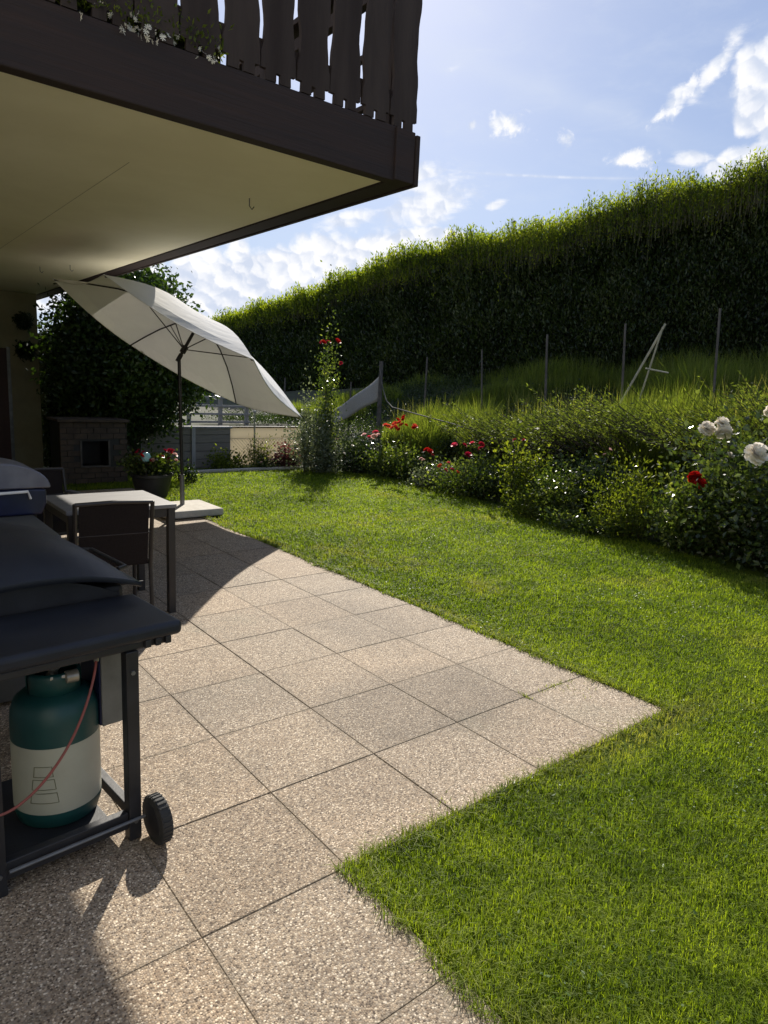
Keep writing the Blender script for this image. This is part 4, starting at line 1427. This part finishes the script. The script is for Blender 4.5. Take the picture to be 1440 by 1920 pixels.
# ------------------------------------------------------------------ far end of the lawn
rw = thing('retaining_wall', 'low retaining wall of weathered grey planks at the far end of the lawn', 'wall', (4.95, 11.5, 0))
MB().box(-1.35, 0.67, -0.04, 0.04, -0.05, 0.70).build('planks', MT['plank'], rw, bevel=0.004)
MB().box(-1.38, 0.70, -0.07, 0.09, 0.7005, 0.735).build('capping', MT['greywood'], rw, bevel=0.004)
for x in (-1.0, -0.05):
    MB().box(x - 0.035, x + 0.035, -0.085, -0.041, -0.05, 0.70).build('post', MT['greywood'], rw, bevel=0.004)
pn = thing('panel_fence', 'pale beige panel fence beside the grey plank wall', 'fence', (6.4, 11.5, 0))
MB().box(-0.775, 0.75, -0.02, 0.03, 0.02, 0.50).build('panel', MT['panel'], pn, bevel=0.003)
MB().box(-0.775, 0.75, -0.02, 0.03, 0.512, 0.71).build('panel', MT['panel'], pn, bevel=0.003)
MB().box(-0.775, 0.78, -0.035, 0.04, 0.7105, 0.735).build('top_rail', MT['blackpaint'], pn)
mb = MB()
# diamond wire mesh just in front of the panel
for i in range(-6, 24):
    x0 = -0.775 + i * 0.065
    for sgn in (1, -1):
        a = Vector((x0, -0.045, 0.05))
        b = Vector((x0 + sgn * 0.45, -0.045 - 0.003 * sgn, 0.50))
        if min(a.x, b.x) < -0.78 or max(a.x, b.x) > 0.75:
            continue
        mb.tube([a, b], 0.0022, 4)
mb.build('wire_mesh', MT['metalgrey'], pn)
for x in (-0.30,):
    MB().tube([(x, -0.06, -0.05), (x, -0.06, 0.98)], 0.016, 8).build('post', MT['bamboo'], pn)
    MB().lathe([(0.004, 0.98), (0.03, 0.99), (0.034, 1.01), (0.02, 1.035), (0.004, 1.04)], (x, -0.06, 0), 12).build('cap', MT['concrete'], pn, smooth=True)
kb = MB()
kb.box(3.9, 6.95, 10.78, 10.86, -0.06, 0.045)
o = kb.build('lawn_kerb', MT['concrete'], None, bevel=0.006)
o['kind'] = 'structure'

rf = thing('rail_fence', 'grey horizontal rail fence above the plank wall', 'fence', (6.1, 13.0, 0.66))
for x in (-0.62, 0.05, 0.64):
    MB().box(x - 0.035, x + 0.035, -0.035, 0.035, -0.05, 0.52 if x > 0.6 else 0.60).build('post', MT['greywood'], rf, bevel=0.004)
for (z, x1) in ((0.55, 0.3), (0.38, 0.70), (0.22, 0.70), (0.06, 0.70)):
    MB().box(-1.2, x1, -0.058, -0.037, z - 0.022, z + 0.022).build('rail', MT['greywood'], rf, bevel=0.003)

# ------------------------------------------------------------------ hedge
hedge = thing('hedge', 'tall dark clipped hedge along the top of the bank', 'hedge', (13.6, 12, 0))
hy = [q * 1.32 for q in (-4, 0, 4.5, 7, 8.2, 9.5, 11.7, 15.3, 18, 21.5, 28, 45)]
hz = [1.54 + (q - 1.54) * 1.32 for q in (5.2, 5.0, 4.62, 4.48, 4.28, 4.36, 4.28, 3.86, 3.62, 3.32, 3.0, 2.4)]


def h_top(y):
    return np.interp(y, hy, hz) + 0.07 * fbm2(y * 1.0, y * 0.0, 77, 4, 1.6)


def hx0(y, z):
    return 13.0 + 0.16 * fbm2(y, z * 1.3, 78, 4, 1.5) + 0.06 * (z - 1.5)


off = np.array([13.6, 12, 0])
# inner mass of twigs
ys = np.arange(-5, 59, 0.4)
V, F = [], []
for y in ys:
    zt, zb = float(h_top(y)) - 0.30, float(h_base(y)) - 0.3
    xa = 13.62
    V += [(xa, y, zb), (xa, y, (zb + zt) / 2), (xa + 0.08, y, zt - 0.15), (xa + 0.3, y, zt), (14.2, y, zt), (14.5, y, zt - 0.2), (14.5, y, zb)]
for i in range(len(ys) - 1):
    for j in range(6):
        a = i * 7 + j
        F.append((a, a + 1, a + 8, a + 7))
V = np.array(V) - off
V[:, 0] += 0.05 * RNG.normal(size=len(V))
np_mesh('branches', V, F, MT['hedgecore'], hedge)


def sample_y(n, lo=0.5, hi=55):
    # more leaves where the hedge is near
    u = RNG.uniform(0, 1, n)
    return (lo + 6) * ((hi + 6) / (lo + 6)) ** u - 6


n = 150000
y = sample_y(n)
zb, zt = h_base(y), h_top(y)
z = zb + (zt - zb) * RNG.uniform(0, 1, n) ** 0.85
x = hx0(y, z) + np.abs(RNG.normal(0, 0.14, n))
sc = np.clip(np.sqrt(x * x + y * y) / 11, 0.9, 2.2)
t = RNG.normal(size=(n, 3)) * 0.6 + np.array([-0.30, 0, 1.1])
V, F = leaf_geo(np.stack([x, y, z], 1) - off, t, RNG.uniform(0.045, 0.085, n) * sc, RNG.uniform(0.018, 0.032, n) * sc)
np_mesh('foliage', V, F, MT['hedge'], hedge)
# looser brighter sprigs standing out of the face, in uneven drifts
n = 26000
y = sample_y(n)
zb, zt = h_base(y), h_top(y)
q = RNG.uniform(0, 1, n)
z = zb + (zt - zb) * q
keep = RNG.uniform(size=n) < 0.10 + 0.55 * q ** 5 + 0.22 * np.clip(fbm2(y, z * 1.4, 83, 4, 1.1), 0, 1)
y, z = y[keep], z[keep]
n = len(y)
x = hx0(y, z) - np.abs(RNG.normal(0, 0.07, n))
t = RNG.normal(size=(n, 3)) * 0.6 + np.array([-0.5, 0, 0.9])
sc = np.clip(np.sqrt(x * x + y * y) / 11, 0.9, 2.2)
V, F = leaf_geo(np.stack([x, y, z], 1) - off, t, RNG.uniform(0.045, 0.085, n) * sc, RNG.uniform(0.018, 0.032, n) * sc)
np_mesh('sprigs', V, F, MT['hedgemid'], hedge)
# crown of upright shoots
n = 17000
y = sample_y(n)
x = RNG.uniform(13.0, 14.4, n)
zt = h_top(y)
ln = RNG.uniform(0.15, 0.60, n) * (0.75 + 0.40 * fbm2(y, x, 79, 3, 3.0))
ln = np.clip(ln, 0.08, 0.8)
x = np.where(RNG.uniform(size=n) < 0.20, 13.05 + np.abs(RNG.normal(0, 0.12, n)), x)
down = np.where(x < 13.3, RNG.exponential(0.14, n), 0.05)
a = np.stack([x - 0.02, y, zt - 0.42 - down * 0.8], 1) - off
b = a + np.stack([RNG.normal(-0.03, 0.06, n), RNG.normal(0, 0.06, n), ln + 0.42], 1)
V, F = sticks_geo(a, b, 0.0035)
np_mesh('shoots', V, F, MT['stem'], hedge)
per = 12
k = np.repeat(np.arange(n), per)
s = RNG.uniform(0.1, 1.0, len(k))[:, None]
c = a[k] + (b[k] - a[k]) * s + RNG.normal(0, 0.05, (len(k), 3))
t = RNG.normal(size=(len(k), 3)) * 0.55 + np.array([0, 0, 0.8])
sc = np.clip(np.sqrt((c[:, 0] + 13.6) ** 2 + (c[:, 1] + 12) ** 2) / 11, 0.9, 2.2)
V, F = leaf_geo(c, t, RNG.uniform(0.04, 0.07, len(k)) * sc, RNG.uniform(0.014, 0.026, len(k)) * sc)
np_mesh('top_leaves', V, F, MT['hedgetop_sunlit'], hedge)
hp_ = thing('hedge_post', 'thin dark post sticking up above the hedge top', 'post', (13.7, 12.2, 1.4))
MB().tube([(0, 0, -0.1), (0, 0, 4.42)], 0.03, 8).build('post', MT['blackpaint'], hp_)
MB().lathe([(0.04, 4.40), (0.044, 4.42), (0.03, 4.44), (0.004, 4.45)], n=10).build('cap', MT['blackpaint'], hp_)


# ------------------------------------------------------------------ stakes on the bank
def stake(x, y, top, label, r=0.022, lean=(0, 0), mat='stick', group='wooden stakes on the bank in front of the hedge'):
    if y < 9.5:            # these lean a little towards the house end
        x, y, lean = x + 0.085, y - 0.068, (-0.085, 0.068)
    zb_ = float(bank_z(np.array(x), np.array(y)))
    o = MB().tube([(0, 0, -0.1), (lean[0] * 0.5, lean[1] * 0.5, (top - zb_) * 0.5), (lean[0], lean[1], top - zb_)], [r * 0.8, r * 0.75, r * 0.68], 7).build('stake', MT[mat], None)
    o.location = (x, y, zb_)
    tag(o, label, 'stake', group)


stake(9.3, 15.8, 1.70, 'short stake just beyond the tip of the parasol', 0.03)
stake(9.3, 12.85, 1.66, 'short stake beside the tall red rose, left of the shade cloth', 0.025)
stake(9.3, 10.3, 2.20, 'grey stake right of the shade cloth post, by dark grass', 0.026)
stake(9.3, 8.83, 2.33, 'slim stake in the dark grass, third from the right among upright ones', 0.022)
stake(9.3, 7.38, 2.55, 'tallest upright grey stake, in the middle of the bank', 0.028)
stake(9.3, 5.95, 2.66, 'upright stake just left of the leaning bamboo poles', 0.024)
stake(9.3, 4.56, 2.80, 'rightmost upright stake, rising from bright tall grass', 0.024)
bp = thing('bamboo_poles', 'leaning pale bamboo poles tied together at the top on the bank', 'poles', (9.2, 5.4, 1.45))
MB().tube([(-0.05, 0.42, 0.0), (0.08, -0.10, 1.18)], 0.017, 7).build('pole', MT['bamboo'], bp)
MB().tube([(0.12, 0.22, 0.0), (0.05, -0.08, 1.12)], 0.014, 7).build('pole', MT['bamboo'], bp)
MB().tube([(-0.1, 0.02, 0.55), (0.1, -0.22, 0.50)], 0.012, 7).build('cross_pole', MT['bamboo'], bp)

sp_ = thing('shade_cloth', 'grey shade cloth sloping down from a thick stake on the bank', 'shade cloth', (8.6, 10.88, 1.2))
MB().tube([(0, 0, -0.4), (0.01, 0.01, 0.88)], [0.045, 0.04], 9).build('post', MT['stick'], sp_)
V, F = [], []
nu, nv = 14, 6
for i in range(nu + 1):
    u = i / nu
    for j in range(nv + 1):
        v = j / nv
        yv = 0.03 + u * 1.60
        top = 0.60 - u * 0.76 - 0.05 * math.sin(PI * u)
        bot = 0.10 - u * 0.62
        V.append((0.03 * math.sin(u * 9 + v * 2) - 0.02 * v, yv, top + (bot - top) * v))
for i in range(nu):
    for j in range(nv):
        a = i * (nv + 1) + j
        F.append((a, a + 1, a + nv + 2, a + nv + 1))
mb = MB()
mb.add(V, F)
c_ = mb.build('cloth', MT['net'], sp_, smooth=True)
c_.modifiers.new('thick', 'SOLIDIFY').thickness = 0.004
tag(MB().tube([(8.56, 10.86, 1.95), (8.5, 10.7, 1.62), (8.42, 10.45, 1.32), (8.3, 10.1, 1.2), (8.2, 9.3, 1.12), (8.1, 8.3, 1.02), (8.0, 7.6, 0.95)], 0.011, 7).build('garden_hose', MT['stick'], None, smooth=True),
    'thin grey hose hanging from the thick stake across the bank', 'hose')

# ------------------------------------------------------------------ planting along the bed
def rf_(n, x, y, z, sx, sy, sz, s0, s1, mats, kind='rose'):
    return [(x + random.uniform(-sx, sx), y + random.uniform(-sy, sy), z + random.uniform(-sz, sz), random.uniform(s0, s1), random.choice(mats), kind) for _ in range(n)]


def bz(x, y):
    return max(0.0, float(bank_z(np.array(float(x)), np.array(float(y)))))


# tall standard rose
bush('rose_tree', 'tall slender climbing rose with red blooms at its top, against the hedge', 'rose bush', (6.98, 10.35, 0), (0.16, 0.16, 2.12), 3600, 'roseleaf', 0.055, 0.035, 24,
     rf_(4, 6.98, 10.35, 2.28, 0.12, 0.1, 0.05, 0.10, 0.15, ['crimson', 'red']) + rf_(1, 7.2, 10.3, 1.95, 0.02, 0.02, 0.02, 0.06, 0.08, ['crimson']), spread=0.35, base_r=0.05)
bush('grey_shrub', 'tall spiky grey green shrub at the far corner of the lawn', 'shrub', (6.75, 10.2, 0), (0.60, 0.5, 1.25), 4200, 'greyleaf', 0.06, 0.032, 34,
     rf_(5, 6.8, 9.9, 0.55, 0.4, 0.2, 0.2, 0.04, 0.07, ['blush', 'whitebloom']), spread=0.15)
bush('flower_spire', 'pale upright flower spire beside the parasol tip', 'plant', (6.55, 10.35, 0), (0.10, 0.10, 1.62), 700, 'greyleaf', 0.05, 0.035, 7, spread=0.25, base_r=0.05)
bush('purple_plant', 'low purple leaved plant in front of the pale panel fence', 'plant', (6.45, 10.95, 0), (0.33, 0.16, 0.52), 1000, 'purpleleaf', 0.06, 0.05, 18)
bush('crimson_flower', 'low plant with crimson flowers at the far edge of the lawn', 'plant', (6.05, 10.92, 0), (0.22, 0.12, 0.25), 450, 'roseleaf', 0.05, 0.03, 12,
     rf_(6, 6.1, 10.85, 0.17, 0.2, 0.08, 0.06, 0.05, 0.08, ['crimson', 'blush']))
bush('lime_plant', 'light yellow green plant in front of the grey plank wall', 'plant', (5.35, 11.05, 0), (0.34, 0.18, 0.40), 1300, 'limeleaf', 0.055, 0.032, 20)
bush('fern_plant', 'tall feathery light green plant around the fence pole', 'plant', (6.02, 11.1, 0), (0.20, 0.16, 0.62), 1100, 'limeleaf', 0.06, 0.016, 18)
bush('patio_shrub', 'small leafy shrub at the lawn corner left of the parasol pole', 'shrub', (4.15, 9.9, 0), (0.20, 0.2, 0.30), 500, 'darkleaf', 0.05, 0.03, 12)

bush('coral_rose', 'rose bush with coral blooms, farthest along the flower bed', 'rose bush', (7.75, 9.2, bz(7.75, 9.2)), (0.5, 0.55, 0.72), 3300, 'roseleaf', 0.06, 0.040, 30,
     rf_(15, 7.45, 8.80, 0.96, 0.12, 0.36, 0.12, 0.07, 0.12, ['coral', 'coral', 'red']) + rf_(5, 7.25, 9.25, 0.68, 0.12, 0.3, 0.12, 0.09, 0.13, ['blush', 'crimson', 'pink']))
bush('dark_shrub', 'dark glossy shrub between the grey shrub and the coral rose', 'shrub', (7.45, 10.1, 0), (0.5, 0.4, 0.85), 2600, 'darkleaf', 0.06, 0.038, 26)
bush('pink_rose', 'rose bush with pink and red blooms in mid bed', 'rose bush', (7.55, 7.15, bz(7.55, 7.15)), (0.55, 0.62, 0.72), 4200, 'roseleaf', 0.055, 0.036, 36,
     rf_(6, 7.12, 6.9, 0.76, 0.10, 0.32, 0.10, 0.08, 0.12, ['pink', 'pink', 'blush', 'crimson']) + rf_(5, 7.02, 7.1, 0.45, 0.08, 0.3, 0.1, 0.06, 0.09, ['coral', 'pink']) + rf_(2, 7.3, 7.85, 0.66, 0.1, 0.1, 0.08, 0.09, 0.12, ['red']))
bush('small_rose', 'small rose with pale leaves between the coral and pink rose bushes', 'rose bush', (7.5, 8.05, bz(7.5, 8.05)), (0.34, 0.34, 0.48), 1500, 'greyleaf', 0.05, 0.034, 20,
     rf_(3, 7.4, 8.1, 0.5, 0.15, 0.15, 0.08, 0.05, 0.08, ['crimson', 'blush']))
st = bush('staked_rose', 'rose tied to a thin black stake, with lime green leaves', 'rose bush', (7.35, 6.05, bz(7.35, 6.05)), (0.42, 0.42, 0.95), 3200, 'limeleaf', 0.052, 0.034, 30,
          rf_(2, 7.25, 6.2, 0.9, 0.12, 0.15, 0.06, 0.05, 0.07, ['crimson', 'blush']))
hb(MB().tube([(7.08, 6.0, 0.0), (7.08, 6.0, 0.82)], 0.011, 6), 'support_stake', MT['blackpaint'], st)
bush('bed_shrub', 'mid green bushy shrub right of the staked rose', 'shrub', (7.2, 5.25, bz(7.2, 5.25)), (0.45, 0.42, 0.78), 3600, 'roseleaf', 0.048, 0.032, 30)
bush('dark_rose', 'dark leaved rose with a few whitish buds in the bed', 'rose bush', (7.35, 4.75, bz(7.35, 4.75)), (0.36, 0.34, 0.92), 2400, 'darkleaf', 0.055, 0.038, 24,
     rf_(4, 7.2, 4.75, 0.9, 0.15, 0.2, 0.05, 0.035, 0.05, ['whitebloom', 'blush']))
bush('feathery_shrub', 'yellow green feathery shrub with upright shoots in the near bed', 'shrub', (7.0, 4.15, 0.0), (0.50, 0.45, 0.92), 5200, 'limeleaf', 0.045, 0.018, 46, up=0.8)
bush('trailing_plant', 'low trailing plant spilling onto the lawn edge', 'plant', (6.78, 4.65, 0.0), (0.30, 0.5, 0.32), 1700, 'roseleaf', 0.042, 0.028, 24)
bush('edge_plant', 'low light green plant under the dark rose, at the lawn edge', 'plant', (6.88, 5.4, 0.0), (0.28, 0.4, 0.42), 1700, 'limeleaf', 0.042, 0.026, 24)
bush('red_rose', 'rose bush with two deep red blooms below the white peonies', 'rose bush', (6.95, 3.4, 0.0), (0.42, 0.35, 1.0), 3600, 'roseleaf', 0.06, 0.04, 30,
     [(6.60, 3.27, 0.82, 0.14, 'red', 'peony'), (6.58, 3.20, 0.77, 0.13, 'red', 'peony'), (6.78, 3.62, 0.40, 0.05, 'whitebloom', 'daisy')])
bush('white_peony', 'large dark bush with big white blooms, nearest in the bed', 'peony', (7.25, 2.75, 0.05), (0.75, 0.75, 1.55), 8600, 'peonyleaf', 0.07, 0.045, 54,
     [(6.72, 3.27, 1.30, 0.165, 'whitebloom', 'peony'), (6.72, 3.13, 1.36, 0.15, 'whitebloom', 'peony'), (6.72, 3.10, 1.28, 0.165, 'whitebloom', 'peony'),
      (6.45, 2.66, 1.12, 0.22, 'whitebloom', 'peony'), (7.0, 2.80, 1.50, 0.15, 'whitebloom', 'peony'), (6.80, 3.05, 1.05, 0.10, 'whitebloom', 'rose')]
     + rf_(9, 6.7, 3.0, 0.65, 0.15, 0.4, 0.4, 0.025, 0.045, ['whitebloom'], 'daisy'), base_r=0.3)
bush('brown_shrub', 'low dark reddish shrub at the right end of the lawn edge', 'shrub', (6.95, 2.35, 0.0), (0.45, 0.5, 0.7), 3000, 'darkleaf', 0.055, 0.035, 28,
     rf_(5, 6.7, 2.5, 0.35, 0.1, 0.3, 0.2, 0.03, 0.05, ['blush']))
bush('back_shrub', 'dark shrub behind the staked rose, half hidden', 'shrub', (7.9, 5.6, bz(7.9, 5.6)), (0.45, 0.6, 0.55), 2400, 'darkleaf', 0.055, 0.035, 24)

for q, (x, y, h, lab) in enumerate(((8.9, 6.9, 0.85, 'dark bush in the wild grass left of the tallest stake'), (9.0, 4.9, 0.7, 'dark bush in the bright tall grass near the rightmost stake'),
                                    (8.8, 8.6, 0.6, 'low dark bush below the shade cloth hose'), (8.75, 5.9, 0.75, 'dark bush at the foot of the leaning bamboo poles'))):
    bush('wild_bush', lab, 'bush', (x, y, bz(x, y)), (0.55, 0.6, h), 2200, 'darkleaf', 0.06, 0.035, 26)

# broad spreading conifer carpet with slanting sprays
sj = thing('spreading_juniper', 'broad low juniper with slanting bright green sprays along the middle of the bank', 'juniper', (8.0, 4.6, 0.9))
n = 900
y = RNG.uniform(1.4, 7.9, n)
x = 7.7 + RNG.uniform(0, 1, n) * 1.5
ztop = np.interp(y, [1.4, 3.3, 4.8, 6.5, 7.7], [1.62, 1.60, 1.50, 1.32, 1.10]) + 0.13 * fbm2(x, y, 91, 4, 2.2) - 0.05
a = np.stack([x + 0.25, y - 0.40, ztop - 0.50 + RNG.normal(0, 0.1, n)], 1)
b = np.stack([x - 0.18 + RNG.normal(0, 0.14, n), y + 0.22 + RNG.normal(0, 0.20, n), ztop + RNG.normal(-0.04, 0.13, n)], 1)
off2 = np.array([8.0, 4.6, 0.9])
V, F = sticks_geo(a - off2, b - off2, 0.006)
np_mesh('branches', V, F, MT['bark'], sj)
per = 40
k = np.repeat(np.arange(n), per)
s = RNG.uniform(0.25, 1.0, len(k))[:, None]
c = a[k] + (b[k] - a[k]) * s + RNG.normal(0, 0.035, (len(k), 3)) * (1.15 - s)
d = unit(b - a)[k]
t = d + RNG.normal(size=(len(k), 3)) * 0.45
V, F = leaf_geo(c - off2, t, RNG.uniform(0.035, 0.07, len(k)), RNG.uniform(0.010, 0.018, len(k)))
np_mesh('foliage', V, F, MT['needle'], sj)
